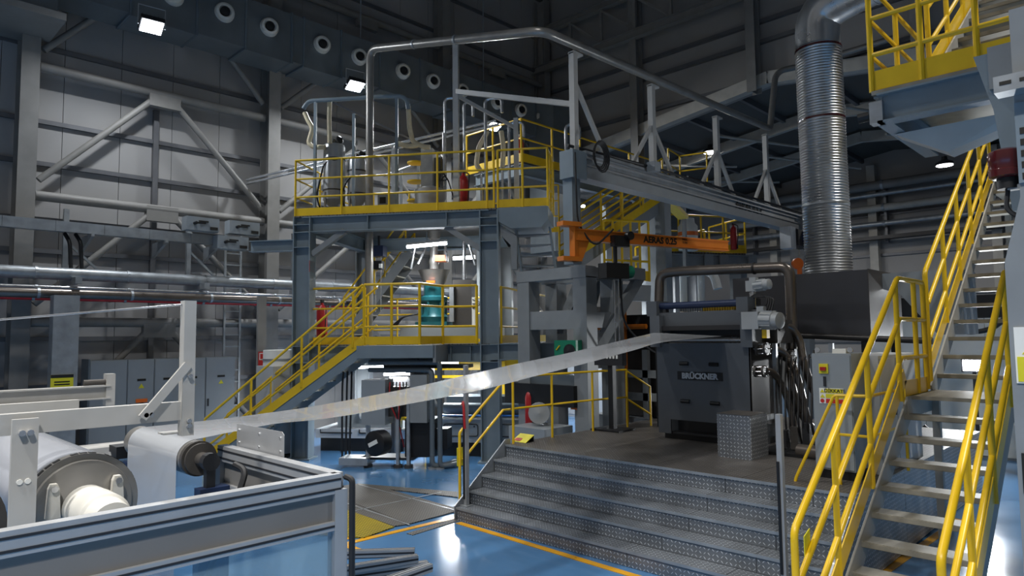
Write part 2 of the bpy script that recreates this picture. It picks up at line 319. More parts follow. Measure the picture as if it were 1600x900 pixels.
# railing on the platform's left edge, stair rail beside the steps
rl = thing('platform_railing', 'thin yellow railing along the left edge of the machine platform', 'railing', (-7.42, 7.6, PZ))
railing(rl, [(-7.45, 7.62, PZ), (-7.42, 8.5, PZ), (-7.36, 9.5, PZ), (-7.2, 10.3, PZ)], h=1.02, rails=(1., .52), npost=[1, 1, 1], toe=False, r=.018, pw=.02)
MB().tube([(-7.2, 10.3, PZ+1.0), (-7.0, 10.75, PZ+.7), (-7.0, 10.75, PZ)], .018).build('end_rail', 'yellow', rl, True)
MB().tube([(-7.2, 10.3, PZ+.5), (-7.0, 10.75, PZ+.2)], .018).build('end_rail', 'yellow', rl, True)
sr = thing('step_handrail', 'sloping yellow handrail rising beside the left end of the checker steps', 'railing', (-7.62, 6.6, 0))
h0 = P(718, 676, x=-7.62)
MB().tube([(-7.62, h0.y, 0), h0, (-7.62, h0.y+1.05, h0.z+.8), (-7.5, 7.62, PZ+1.02)], .021, 8, .04).build('handrail', 'yellow', sr, True)
MB().tube([(-7.62, h0.y+.06, h0.z-.4), (-7.62, h0.y+.9, h0.z+.25), (-7.5, 7.62, PZ+.52)], .019).build('knee_rail', 'yellow', sr, True)
wp = MB().box(-7.66, -7.645, h0.y-.02, h0.y+.2, .72, .98).build('warning_plate', 'sign_yellow', sr, label='small yellow triangle warning plate')
cp = P(818, 690, z=PZ)
q = thing('leaflet_stand', 'small yellow and red notice lying on the platform corner', 'notice', cp)
MB().prism([cp+V((-.16, -.1, .0)), cp+V((.14, -.1, 0)), cp+V((.14, .1, .1)), cp+V((-.16, .1, .1))], (0, 0, .006)).build('sheet', 'sign_yellow', q)
MB().prism([cp+V((-.13, -.08, .018)), cp+V((.0, -.08, .018)), cp+V((.0, -.02, .05)), cp+V((-.13, -.02, .05))], (0, 0, .004)).build('red_band', 'sign_red', q)
MB().prism([cp+V((-.1, .1, 0)), cp+V((.1, .1, 0)), cp+V((.1, .1, .09)), cp+V((-.1, .1, .09))], (0, .03, 0)).build('back_stop', 'black', q)
# light curtain posts at both ends of the steps
for lab, x, y, z0, h, zb in (('light curtain post with dark lower half at the left of the steps', -7.44, 6.64, .19, 2.0, .19), ('light curtain post standing on the steps near the yellow staircase', -2.86, 6.64, .19, 1.62, .19)):
    t = thing('light_curtain_post', lab, 'post', (x, y, z0))
    MB().box(x-.025, x+.025, y-.03, y+.03, z0, z0+h).build('profile', 'alu', t)
    MB().box(x-.025, x+.0, y-.045, y-.03, z0+.1, z0+h*.72).build('sensor_strip', 'black', t)
    MB().box(x-.07, x+.07, y-.07, y+.07, z0, z0+.012).build('foot_plate', 'galv', t)
    if x < -5: MB().tube([(x, y-.06, z0+h*.74), (x+.04, y-.08, z0+h*.7), (x+.05, y-.07, z0+h*.55)], .018).build('cable_bundle', 'red', t, True)
# ================================================================== RIGHT STAIRCASE
rs = thing('yellow_staircase', 'tall steel staircase with yellow handrails in the right foreground', 'staircase', (-1.75, 6.2, 0))
LXs, WS = -2.2, .92
stairs(rs, None, (LXs, 5.85, .09), (LXs, 8.27, 1.70), 9, (1, 0, 0), WS, .27)
MB().box(LXs, LXs+WS, 8.55, 9.62, 1.85, 1.89).build('landing', 'tread', rs)
MB().box(LXs, LXs+.02, 8.4, 9.7, 1.66, 1.89).build('landing_edge', 'stringer', rs); MB().box(LXs+WS-.02, LXs+WS, 8.4, 9.7, 1.66, 1.89).build('landing_edge', 'stringer', rs)
stairs(rs, None, (LXs, 9.73, 2.07), (LXs, 14.15, 5.0), 14, (1, 0, 0), WS, .29)
for x, e in ((LXs-.02, 0), (LXs+WS+.04, 1)):
    A, B_, Cc, D, E_, F_ = V((x, 5.35, -.22)), V((x, 8.38, 1.89)), V((x, 9.4, 1.89)), V((x, 9.62, 2.1)), V((x, 14.2, 5.15)), V((x, 5.35, 0))
    up = V((0, 0, 1))
    lo = MB().tube([V((x, 5.35, 0)), A+up*1.3, B_+up*1.3, Cc+up*1.3, Cc+up*.02], .03, 10, .06).build('handrail', 'yellow', rs, True)
    for f in (.85, .42): MB().tube([A+up*f*1.02+V((0, .06, .04)), B_+up*f, Cc+up*f], .027, 10, .05).build('knee_rail', 'yellow', lo, True)
    for t in (.3, .62, .97): p = A.lerp(B_, t); MB().cyl(p+up*.02, p+up*1.3, .028, n=10).build('post', 'yellow', lo, True)
    MB().cyl(V((x, 9.0, 1.89)), V((x, 9.0, 3.19)), .028, n=10).build('post', 'yellow', lo, True)
    MB().beam(A+up*.17, B_+up*.17+V((0, .1, .06)), .012, .17).build('toe_board', 'yellow', lo); MB().box(x-.006, x+.006, 8.45, 9.4, 1.88, 2.06).build('toe_board', 'yellow', lo)
    hi = MB().tube([V((x, 9.55, 1.95)), V((x, 9.55, 3.33)), E_+up*1.3, E_+V((0, .3, 1.3))], .03, 10, .06).build('handrail', 'yellow', rs, True)
    for f in (.85, .42): MB().tube([D+up*f, E_+up*f], .027, 10).build('knee_rail', 'yellow', hi, True)
    for t in (.2, .4, .6, .8, 1.): p = D.lerp(E_, t); MB().cyl(p, p+up*1.27, .028, n=10).build('post', 'yellow', hi, True)
    MB().beam(D+up*.12, E_+up*.12, .012, .17).build('toe_board', 'yellow', hi)
MB().prism([(LXs-.05, 5.6, .78), (LXs-.05, 5.72, .80), (LXs-.05, 5.72, 1.02), (LXs-.05, 5.6, .98)], (.006, 0, 0)).build('warning_plate', 'sign_yellow', rs, label='yellow triangle warning plate on the handrail')
MB().box(LXs, LXs+WS, 14.2, 15.4, 4.98, 5.03).build('top_landing', 'tread', rs)
for x in (LXs+.05, LXs+WS-.05): MB().box(x-.05, x+.05, 15.2, 15.3, 0, 4.98).build('support_leg', 'stringer', rs); MB().box(x-.04, x+.04, 9.4, 9.48, 0, 1.85).build('support_leg', 'stringer', rs)
# high walkway above the staircase
hw = thing('high_walkway', 'upper walkway with yellow rails and blue grey beam at top right', 'walkway', (-1.6, 7.4, 0))
a, b = V((-2.2, 7.37, 5.0)), V((-.2, 7.37, 5.0))
MB().ibeam((-2.05, 7.42, 4.83), (.6, 7.42, 4.83), .16, .3, .02).build('edge_beam', 'bluegrey', hw)
MB().ibeam((-2.02, 7.4, 4.83), (-2.02, 9.3, 4.83), .14, .28, .02).build('side_beam', 'bluegrey', hw)
MB().box(-2.1, .6, 7.37, 9.3, 4.98, 5.02).build('deck', 'tread', hw)
MB().prism([(-2.05, 7.9, 4.68), (-1.0, 7.9, 4.68), (-1.0, 8.0, 4.6), (-1.6, 8.0, 4.42)], (0, .3, 0)).build('bracket', 'white_metal', hw)
MB().box(-2.12, -2.0, 7.34, 7.46, 4.68, 4.9).build('lamp_socket', 'galv', hw); MB().cyl((-2.14, 7.4, 4.78), (-2.24, 7.38, 4.77), .05, n=10).build('camera_eye', 'black', hw)
railing(hw, [(-2.1, 9.3, 5.02), (-2.1, 7.4, 5.02), (.6, 7.4, 5.02)], h=1.15, npost=[2, 6], r=.028, pw=.028, toe_h=.2)
stairs(hw, None, (-1.62, 7.85, 5.2), (-1.62, 10.2, 6.78), 8, (1, 0, 0), .85, .27)
railing(hw, [(-1.66, 7.75, 5.1), (-1.66, 10.4, 6.9)], h=1.15, npost=[3], toe=True, r=.026, pw=.026, toe_h=.2)
# grey portal post with signs at the right edge
pp = thing('portal_post', 'grey steel portal post with warning signs at the right edge', 'post', (-.45, 5.2, 0))
MB().prism([(-.76, 5.15, 0), (-.76, 5.15, 3.02), (-.66, 5.15, 3.42), (-.66, 5.15, 4.6), (.3, 5.15, 4.6), (.3, 5.15, 0)], (0, .4, 0)).build('post_plate', 'greypaint', pp)
MB().prism([(-1.05, 6.3, 4.75), (-.94, 6.3, 4.3), (-.86, 6.3, 3.5), (-.6, 6.3, 3.5), (-.6, 6.3, 4.75)], (0, .3, 0)).build('knee_plate', 'bluegrey', pp)
MB().box(-.95, .6, 6.25, 6.6, 4.45, 4.78).build('head_beam', 'greypaint', pp); MB().box(-.64, -.4, 5.45, 6.4, 3.2, 3.5).build('tie_beam', 'greypaint', pp)
ty = P(1557, 140, y=5.1)
tq = MB().box(ty.x, .3, 5.0, 5.14, ty.z-.05, ty.z+.05).build('cable_tray', 'galv', pp)
for k in range(9): MB().box(ty.x+.03+.1*k, ty.x+.09+.1*k, 4.996, 5.0, ty.z-.01, ty.z+.012).build('slot', 'ink', tq)
vt = MB().box(-.66, -.4, 5.13, 5.15, 3.5, ty.z-.1).build('perforated_tray', 'bluegrey', pp)
for i in range(4):
    for k in range(5): MB().box(-.64+.06*i, -.615+.06*i, 5.126, 5.13, 3.52+.07*k, 3.56+.07*k).build('slot', 'ink', vt)
sg = MB().box(-.735, -.3, 5.14, 5.15, 2.28, 2.62).build('warning_sign', 'paper', pp, label='white and yellow fall hazard sign')
MB().box(-.725, -.31, 5.135, 5.142, 2.29, 2.44).build('yellow_field', 'sign_yellow', sg)
MB().prism([(-.7, 5.137, 2.455), (-.5, 5.137, 2.455), (-.6, 5.137, 2.605)], (0, .004, 0)).build('triangle', 'sign_yellow', sg)
text('lettering', 'DİKKAT\nYÜKSEKTEN\nDÜŞME', .042, 'ink', sg, (-.517, 5.133, 2.385), (1, 0, 0), (0, 0, 1), depth=.001, bold=.001)
s2 = MB().box(-.735, -.3, 5.14, 5.15, 1.62, 1.86).build('warning_sign', 'ink', pp, label='yellow and black noise warning sign')
MB().box(-.72, -.315, 5.134, 5.142, 1.635, 1.845).build('yellow_field', 'sign_yellow', s2)
MB().prism([(-.7, 5.13, 1.79), (-.64, 5.13, 1.79), (-.67, 5.13, 1.84)], (0, .003, 0)).build('triangle', 'ink', s2)
text('lettering', 'GÜRÜLTÜ\nALANI\nKULAKLIK', .042, 'ink', s2, (-.517, 5.131, 1.755), (1, 0, 0), (0, 0, 1), depth=.001, bold=.001)
bc = thing('beacon_lamp', 'dark red warning beacon mounted on the grey portal post', 'beacon', (-.84, 5.35, 3.3))
c = P(1573, 257, y=5.3)
MB().lathe(c-V((0, 0, .09)), (0, 0, 1), [(0, .085), (.01, .1), (.05, .103), (.055, .098), (.1, .1), (.105, .103), (.17, .1), (.185, .07), (.19, .01)], 20).build('lens', 'darkred', bc, True)
MB().cyl(c-V((0, 0, .16)), c-V((0, 0, .085)), .06, n=14).build('base', 'black', bc, True)
MB().tube([c-V((0, 0, .14)), c+V((-.02, 0, -.3)), c+V((.08, 0, -.36)), c+V((.16, 0, -.3))], .014, 6, .08).build('cable', 'rubber', bc, True)
MB().box(c.x, c.x+.3, c.y-.03, c.y+.03, c.z-.17, c.z-.14).build('bracket', 'galv', bc)
# ================================================================== FILM LINE: film, rollers, guard
near = [(1.93, 1.895), (2.5, 1.945), (2.9, 1.955), (3.5, 2.0), (4.55, 2.08), (5.3, 2.17), (6.3, 2.29), (7.2, 2.41), (7.9, 2.5), (9.5, 2.565)]
farr = [(1.93, 1.895), (2.5, 1.902), (2.9, 1.915), (3.5, 1.945), (4.55, 2.04), (5.3, 2.13), (6.3, 2.25), (7.2, 2.345), (7.9, 2.43), (9.5, 2.63)]
def smooth_path(p, n=6):
    o = []; g = [p[0]]+p+[p[-1]]
    for i in range(1, len(g)-2):
        for k in range(n):
            t = k/n; o.append(tuple(.5*(2*g[i][j]+(g[i+1][j]-g[i-1][j])*t+(2*g[i-1][j]-5*g[i][j]+4*g[i+1][j]-g[i+2][j])*t*t+(3*g[i][j]-g[i-1][j]-3*g[i+1][j]+g[i+2][j])*t**3) for j in (0, 1)))
    return o+[p[-1]]
near, farr = smooth_path(near), smooth_path(farr)
XN, XF = -4.9, -6.08
vs = []; fs = []; nb = 7
arc = [(1.93-.125*math.sin(t), 1.77+.125*math.cos(t)) for t in [math.pi/2*k/8 for k in range(9)]]
path_n = [(1.805, .8), (1.805, 1.3)]+arc[::-1]+near[1:]; path_f = [(1.805, .8), (1.805, 1.3)]+arc[::-1]+farr[1:]
for (yn, zn), (yf, zf) in zip(path_n, path_f):
    for k in range(nb+1):
        t = k/nb; xn = XN-.14*max(0., min(1., (3.2-yn)/.7)); vs.append((xn*(1-t)+XF*t, yn*(1-t)+yf*t, zn*(1-t)+zf*t))
fs = [(i*(nb+1)+k, i*(nb+1)+k+1, (i+1)*(nb+1)+k+1, (i+1)*(nb+1)+k) for i in range(len(path_n)-1) for k in range(nb)]
fm = MB(); fm.add(vs, fs); fo = fm.build('plastic_film', 'film', None, True)
fo.data.polygons.foreach_set('use_smooth', [True]*len(fo.data.polygons))
tag(fo, 'wide translucent plastic film web running from the casting machine to the roller', 'film')
rr = thing('guide_roller', 'roller carrying the film in the left foreground with dark bearing', 'roller', (-5.4, 1.98, 0))
MB().cyl((-6.2, 1.93, 1.77), (-5.0, 1.93, 1.77), .122, n=28).build('barrel', 'stainless', rr, True)
MB().lathe((-5.02, 1.93, 1.77), (1, 0, 0), [(0, .12), (.02, .122), (.06, .122), (.06, .085), (.08, .085), (.08, .11), (.1, .11), (.1, .05), (.2, .045), (.2, 0.001)], 24).build('end_cap', 'machine_side', rr, True)
for x in (-4.78, -6.3): MB().box(x-.05, x+.05, 1.85, 2.05, .2, 1.6).build('bearing_stand', 'navy', rr); MB().cyl((x-.03, 1.93, 1.77), (x+.03, 1.93, 1.77), .06, n=14).build('bearing', 'machine_dk', rr); MB().box(x-.025, x+.025, 1.9, 1.96, 1.6, 1.72).build('bearing_foot', 'machine_dk', rr)
MB().box(-6.3, -4.7, 1.9, 2.06, .12, .3).build('cross_member', 'navy', rr)
for k in range(3): MB().cyl((-4.72, 1.84-.05*k, 1.5-.07*k), (-4.6, 1.82-.05*k, 1.5-.07*k), .025, n=8).build('valve', 'stainless', rr)
MB().tube([(-4.66, 2.05, 1.75), (-4.55, 2.08, 1.72), (-4.5, 1.95, 1.4), (-4.55, 1.8, 1.0)], .022, 8, .1).build('hose', 'rubber', rr, True)
MB().box(-6.55, -6.35, 1.8, 2.0, 1.62, 1.72).build('clamp', 'black', rr); MB().cyl((-6.4, 1.75, 1.66), (-6.2, 1.7, 1.64), .03, n=8).build('clamp_screw', 'steel', rr)
# big drum
DC = V((-4.45, 1.12, 1.67)); DR = .287
dr = thing('winding_drum', 'large film covered drum with white hub in the left foreground', 'drum', (-5.2, DC.y, 0))
MB().cyl((-6.75, DC.y, DC.z), (-4.56, DC.y, DC.z), DR-.008, n=48).build('film_layer', 'film_roll', dr, True)
MB().lathe((-4.6, DC.y, DC.z), (1, 0, 0), [(0, DR-.02), (.0, DR), (.07, DR), (.07, DR-.035), (.09, DR-.04), (.09, .14), (.12, .1)], 48).build('end_plate', 'stainless', dr, True)
for k in range(40):
    t = 2*math.pi*k/40
    c = V((-4.56, DC.y+math.cos(t)*(DR+.001), DC.z+math.sin(t)*(DR+.001))); tx = V((0, -math.sin(t), math.cos(t)))
    if k % 4: MB().beam(c-tx*.018, c+tx*.018, .035, .004, (0, math.cos(t), math.sin(t))).build('grip_pad', 'black', dr)
MB().lathe((-4.47, DC.y, DC.z), (1, 0, 0), [(0, .1), (.01, .12), (.14, .12), (.15, .112), (.16, .112), (.17, .124), (.36, .124), (.37, .11), (.5, .1), (.51, 0.001)], 32).build('hub', 'nozzle', dr, True)
for s_ in (-1, 1):
    t = math.radians(90-s_*52); c = V((-4.5, DC.y+math.cos(t)*.2, DC.z+math.sin(t)*.2))
    cl = MB().prism([c+V((0, -.034, -.16)), c+V((0, .034, -.16)), c+V((0, .025, .0)), c+V((0, .015, .025)), c+V((0, -.015, .025)), c+V((0, -.025, 0))], (.045, 0, 0)).build('clamp_lever', 'nozzle', dr)
    MB().cyl(c+V((.05, 0, 0)), c+V((.062, 0, 0)), .018, n=8).build('bolt', 'steel', cl)
for x in (-6.8, -4.02): MB().box(x-.05, x+.05, DC.y-.09, DC.y+.09, 0, DC.z-.15).build('stand', 'greypaint', dr)
d2 = thing('second_drum', 'dark rimmed drum partly cut off at the left edge', 'drum', (-5.4, DC.y-.64, 0))
c = V((0, DC.y-.64, DC.z-.02))
MB().cyl((-6.6, c.y, c.z), (-4.6, c.y, c.z), .275, n=40).build('film_layer', 'film_roll', d2, True); MB().cyl((-4.6, c.y, c.z), (-4.5, c.y, c.z), .285, n=40).build('end_plate', 'machine_side', d2, True)
MB().box(-6.7, -6.6, c.y-.1, c.y+.1, 0, c.z).build('stand', 'greypaint', d2); MB().box(-4.5, -4.4, c.y-.1, c.y+.1, 0, c.z).build('stand', 'greypaint', d2)
# white support frame above the drum
wfm = thing('white_roller_frame', 'white painted steel frame with upright and diagonal brace over the drum', 'frame', (-4.4, 1.2, 0))
MB().beam((-4.4, -.6, 2.17), (-4.4, 1.62, 2.17), .06, .11).build('long_beam', 'white_metal', wfm)
MB().beam((-4.62, -.6, 2.21), (-4.62, 1.1, 2.21), .05, .1).build('rear_beam', 'white_metal', wfm)
MB().beam((-4.38, 1.62, 2.02), (-4.38, 1.62, 2.84), .07, .07).build('upright', 'white_metal', wfm)
MB().beam((-4.34, 1.36, 2.15), (-4.34, 1.61, 2.45), .02, .05).build('diagonal_brace', 'white_metal', wfm)
MB().box(-4.5, -4.4, 1.5, 1.62, 2.03, 2.04).build('shelf_bracket', 'white_metal', wfm)
pl = P(20, 660, x=-4.3), P(62, 655, x=-4.3)
MB().box(-4.34, -4.31, pl[0].y, pl[1].y, .3, 2.2).build('side_plate', 'white_metal', wfm)
for dy in (.04, pl[1].y-pl[0].y-.04):
    MB().cyl((-4.31, pl[0].y+dy, 2.13), (-4.28, pl[0].y+dy, 2.13), .016, n=8).build('bolt', 'steel', wfm); MB().cyl((-4.311, pl[0].y+dy, 1.88), (-4.305, pl[0].y+dy, 1.88), .014, n=10).build('hole', 'paper', wfm)
for z in (2.08, 2.11, 2.38): MB().cyl((-4.34, 1.62, z), (-4.32, 1.62, z), .014, n=8).build('bolt', 'steel', wfm)
for s_ in (0, 1): MB().cyl((-4.345, 1.38+.03*s_, 2.165), (-4.33, 1.38+.03*s_, 2.165), .014, n=8).build('bolt', 'steel', wfm)
MB().tube([(-4.38, 1.62, 2.82), (-4.6, .7, 2.72), (-5, -.6, 2.68)], .006, 5).build('stay_wire', 'steel', wfm)
MB().box(-4.45, -4.35, -.5, -.4, 0, 2.12).build('support_leg', 'white_metal', wfm)
f2 = thing('rear_roller_frame', 'second white beam with end bracket behind the drum', 'frame', (-6.9, .9, 0))
e1 = P(170, 612, x=-6.9); e0 = P(0, 628, x=-6.9)
MB().ibeam((-6.9, -.8, e1.z), (-6.9, e1.y, e1.z), .1, .12, .012).build('beam', 'white_metal', f2)
MB().box(-6.96, -6.86, e1.y-.03, e1.y+.04, e1.z-.12, e1.z+.16).build('end_bracket', 'white_metal', f2); MB().cyl((-6.9, e1.y-.2, e1.z+.09), (-6.9, e1.y, e1.z+.09), .025, n=10).build('stop_pin', 'machine_side', f2)
MB().box(-6.95, -6.85, -.7, -.6, 0, e1.z-.06).build('support_leg', 'white_metal', f2)
MB().box(-7.05, -6.75, -.8, e1.y+.25, e1.z-.55, e1.z-.47).build('lower_ledge', 'white_metal', f2)
# aluminium guard enclosure
gd = thing('machine_guard', 'aluminium profile guard enclosure around the rollers in the left foreground', 'guard', (-3.6, 1.2, 0))
GX, GY, GZt = -3.55, 2.17, 1.82
def prof(a, b, wd=.08, h=.08, name='profile'):
    o = MB().beam(a, b, wd, h).build(name, 'alu', gd)
    d = (V(b)-V(a)).normalized()
    if abs(d.z) < .5:
        sd = d.cross(V((0, 0, 1)))
        for k in (-1, 1): MB().beam(V(a)+sd*k*(wd/2), V(b)+sd*k*(wd/2), .006, .012).build('groove', 'machine_dk', o)
    return o
for z, h in ((GZt-.03, .06), (GZt-.085, .05), (1.53, .05)): prof((GX, -1.2, z), (GX, GY, z), .07, h)
for z, h in ((GZt-.03, .06), (GZt-.085, .05), (1.53, .05)): prof((-5.15, GY, z), (GX, GY, z), .07, h)
for p in ((GX, GY), (-5.13, GY), (GX, .45), (GX, -1.2)): prof((p[0], p[1], 0), (p[0], p[1], GZt-.09), .08, .08, 'upright')
for z in (.1,): prof((GX, -1.2, z), (GX, GY, z), .06, .06); prof((-5.15, GY, z), (GX, GY, z), .06, .06)
MB().box(GX-.008, GX+.008, .5, GY-.04, 1.555, GZt-.11).build('infill_panel', 'alu_panel', gd); MB().box(GX-.008, GX+.008, -1.16, .41, 1.555, GZt-.11).build('infill_panel', 'alu_panel', gd)
MB().box(-5.1, GX-.04, GY-.008, GY+.008, 1.555, GZt-.11).build('infill_panel', 'alu_panel', gd)
MB().box(-5.1, GX-.04, GY-.006, GY+.006, .14, 1.5).build('clear_panel', 'glass', gd); MB().box(GX-.006, GX+.006, .5, GY-.04, .14, 1.5).build('clear_panel', 'glass', gd)
s0, s1 = P(350, 660, y=GY+.05), P(440, 674, y=GY+.05)
MB().prism([(-5.02, GY+.05, GZt-.02), (-4.3, GY+.05, GZt-.02), (-4.3, GY+.05, GZt+.14), (-4.33, GY+.05, GZt+.16), (-5.02, GY+.05, GZt+.16)], (0, .004, 0)).build('sheet_deflector', 'alu', gd)
for x in (-4.98, -4.66, -4.35):
    for z in (.03, .12): MB().cyl((x, GY+.05, GZt+z), (x, GY+.043, GZt+z), .008, n=6).build('screw', 'steel', gd)
MB().box(-4.2, -4.15, GY+.036, GY+.04, GZt-.07, GZt-.03).build('sticker', 'sign_yellow', gd)
MB().tube([(GX+.0, GY+.05, GZt-.03), (GX+.05, GY+.065, GZt-.04), (GX+.05, GY+.065, 1.4), (GX+.05, GY+.065, .3)], .018, 8, .05).build('cable', 'rubber', gd, True)
MB().box(-4.6, -4.2, 1.7, 2.05, 1.42, 1.47).build('inner_plate', 'galv', gd)
# actuator inside the guard opening, aluminium bars on the floor
ac = thing('actuator_box', 'small black and white actuator unit seen below the guard panel', 'actuator', (-3.95, 1.0, 1.0))
MB().box(-4.1, -3.85, .85, 1.2, .95, 1.2).build('housing', 'machine_dk', ac); MB().box(-3.86, -3.84, .95, 1.15, 1.0, 1.18).build('face_plate', 'galv', ac); MB().cyl((-3.85, .88, 1.12), (-3.8, .88, 1.12), .04, n=12).build('knob', 'paper', ac)
MB().box(-4.05, -3.9, .95, 1.1, 0, .95).build('stand', 'machine_dk', ac)
bars = [((520, 866), (648, 862), 'rear bar of the aluminium profile pile on the blue floor'), ((520, 893), (652, 872), 'slanting upper bar of the aluminium profile pile'), ((520, 903), (668, 882), 'front bar of the aluminium profile pile'), ((560, 925), (672, 886), 'shortest bar of the aluminium profile pile at the bottom edge')]
for i, (a, b, lab) in enumerate(bars):
    z = .05+.085*(i % 2)+(.085 if i == 3 else 0); A, B_ = P(*a, z=z), P(*b, z=z)
    t = thing('aluminium_bar', lab, 'bar', (A.x, A.y, 0), 'aluminium profiles stacked on the floor'); MB().beam(A, B_, .085, .08).build('profile', 'alu', t)
    sd = (B_-A).normalized().cross(V((0, 0, 1)))
    for k in (-.022, .022): MB().beam(A+sd*k+V((0, 0, .041)), B_+sd*k+V((0, 0, .041)), .012, .004).build('slot', 'machine_dk', t)
    MB().beam(A+sd*.043, B_+sd*.043, .004, .02).build('slot', 'machine_dk', t)
# ================================================================== LAMPS
def floodlight(px, py, x, lab, energy):
    c = P(px, py, x=x); t = thing('floodlight', lab, 'lamp', c, 'square floodlights under the air duct')
    d = V((.42, -.05, -.9)).normalized(); a = d.cross(V((0, 0, 1))).normalized(); b = a.cross(d)
    M = Matrix.Identity(4)
    for i, ax in enumerate((a, b, d)):
        for j in range(3): M[j][i] = ax[j]
    M.translation = c
    MB(M).box(-.24, .24, -.2, .2, -.12, 0).build('housing', 'machine_dk', t); MB(M).box(-.21, .21, -.17, .17, 0, .012).build('glass_face', 'lamp_glow', t)
    for k in range(6): MB(M).box(-.2+.08*k, -.19+.08*k, -.18, .18, -.17, -.12).build('cooling_fin', 'machine_dk', t)
    MB().tube([c+a*.27, c+a*.27+V((0, 0, .45)), c-a*.27+V((0, 0, .45)), c-a*.27], .015, 6).build('yoke', 'galv', t)
    lamp_light('floodlight_beam', c+d*.05, t, energy, .36, (.9, .95, 1), direction=d)
floodlight(237, 42, -15.9, 'brightest floodlight at upper left under the air duct', 170)
floodlight(555, 135, -15.9, 'middle floodlight under the duct above the tower hoppers', 210)
floodlight(772, 198, -15.6, 'farthest floodlight glowing behind the tower railing', 210)
def highbay(x, y, z, lab, energy, group=None, size=.5, spread=170):
    t = thing('high_bay_lamp', lab, 'lamp', (x, y, z), group)
    MB().lathe((x, y, z+.3), (0, 0, -1), [(0, .08), (.12, .1), (.2, .26), (.3, .3), (.3, .27)], 20).build('shade', 'machine_dk', t, True)
    MB().cyl((x, y, z-.002), (x, y, z-.02), .25, n=20).build('diffuser', 'bay_glow', t)
    MB().cyl((x, y, z+.3), (x, y, z+1.0), .012, n=6).build('hanger', 'girt', t)
    lamp_light('high_bay_light', (x, y, z-.04), t, energy, size, (1, .97, .93), spread=math.radians(spread))
lp = P(1110, 238, y=24)
highbay(lp.x, lp.y, lp.z, 'high bay lamp hanging under the lower roof beyond the crane beam', 110)
for i, (x, y, e) in enumerate(((-3.5, -3.5, 600), (2.5, -3.5, 820), (-9.5, 1.5, 170), (3.5, 8.5, 420), (-6., 4.5, 150), (-.6, 14.5, 150))):  # out-of-view lamps added as general fill for the hall
    highbay(x, y, 12.6, 'unseen high bay lamp added under the hall roof as fill light', e, 'added fill lamps under the main roof', .8, 108)
for x, y, lab in ((-5.5, 27, 'high bay lamp of the lower bay behind the spiral duct'), (-13.5, 26, 'high bay lamp of the lower bay behind the orange jib')): highbay(x, y, 8.3, lab, 110)
# lamp behind the staircase
c = P(1521, 571, y=15.5); t = thing('wall_floodlight', 'glaring floodlight seen between the treads of the yellow staircase', 'lamp', c)
MB().box(c.x-.2, c.x+.2, c.y, c.y+.1, c.z-.13, c.z+.13).build('housing', 'machine_dk', t); MB().box(c.x-.17, c.x+.17, c.y-.012, c.y, c.z-.1, c.z+.1).build('glass_face', 'lamp_glow', t)
MB().box(c.x-.03, c.x+.03, c.y+.03, c.y+.07, 0, c.z-.13).build('stand', 'machine_dk', t)
lamp_light('floodlight_beam', c-V((0, .05, 0)), t, 120, .3, direction=(-.1, -1, .05))
# ================================================================== AIR DUCT ON THE LEFT WALL
du = thing('air_duct', 'long rectangular blue grey air duct with round nozzles along the left wall', 'duct', (-16.9, 12, 9.9))
DX0, DX1, DZ0, DZ1 = -17.45, -16.5, 9.95, 11.25
ys = [2.6, 4.7, 6.15, 7.35, 8.6, 8.95, 10.1, 11.4, 12.9, 14.2, 15.6, 17.0, 18.2, 19.3]
for i, (a, b) in enumerate(zip(ys, ys[1:])):
    g_ = .08 if i % 2 else 0
    MB().box(DX0, DX1+.0, a+.01, b-.01, DZ0-g_*.6, DZ1).build('duct_section', 'duct', du)
    MB().box(DX0-.02, DX1+.03, b-.025, b+.025, DZ0-.06, DZ1+.03).build('flange', 'bluegrey_dk', du)
NY = [5.6, 6.8, 7.96, 9.48, 10.67, 12.21, 13.38, 14.6, 16.2, 17.39, 18.52]
for y in NY:
    n = MB().lathe((DX1, y, 10.66), (1, -.25, -.1), [(-.02, .24), (.1, .235), (.18, .2), (.2, .15), (.12, .11), (.1, .001)], 20).build('nozzle', 'nozzle', du, True)
    MB().lathe((DX1, y, 10.66), (1, -.25, -.1), [(.13, .115), (.19, .11), (.2, .001)], 16).build('nozzle_core', 'black', n, True)
MB().box(-16.9, -15.7, 18.3, 19.7, 5.6, 11.2).build('drop_duct', 'duct', du)
for y in (6, 11, 16): MB().cyl((-16.9, y, 11.25), (-16.9, y, 16), .02, n=6).build('hanger_rod', 'galv', du)
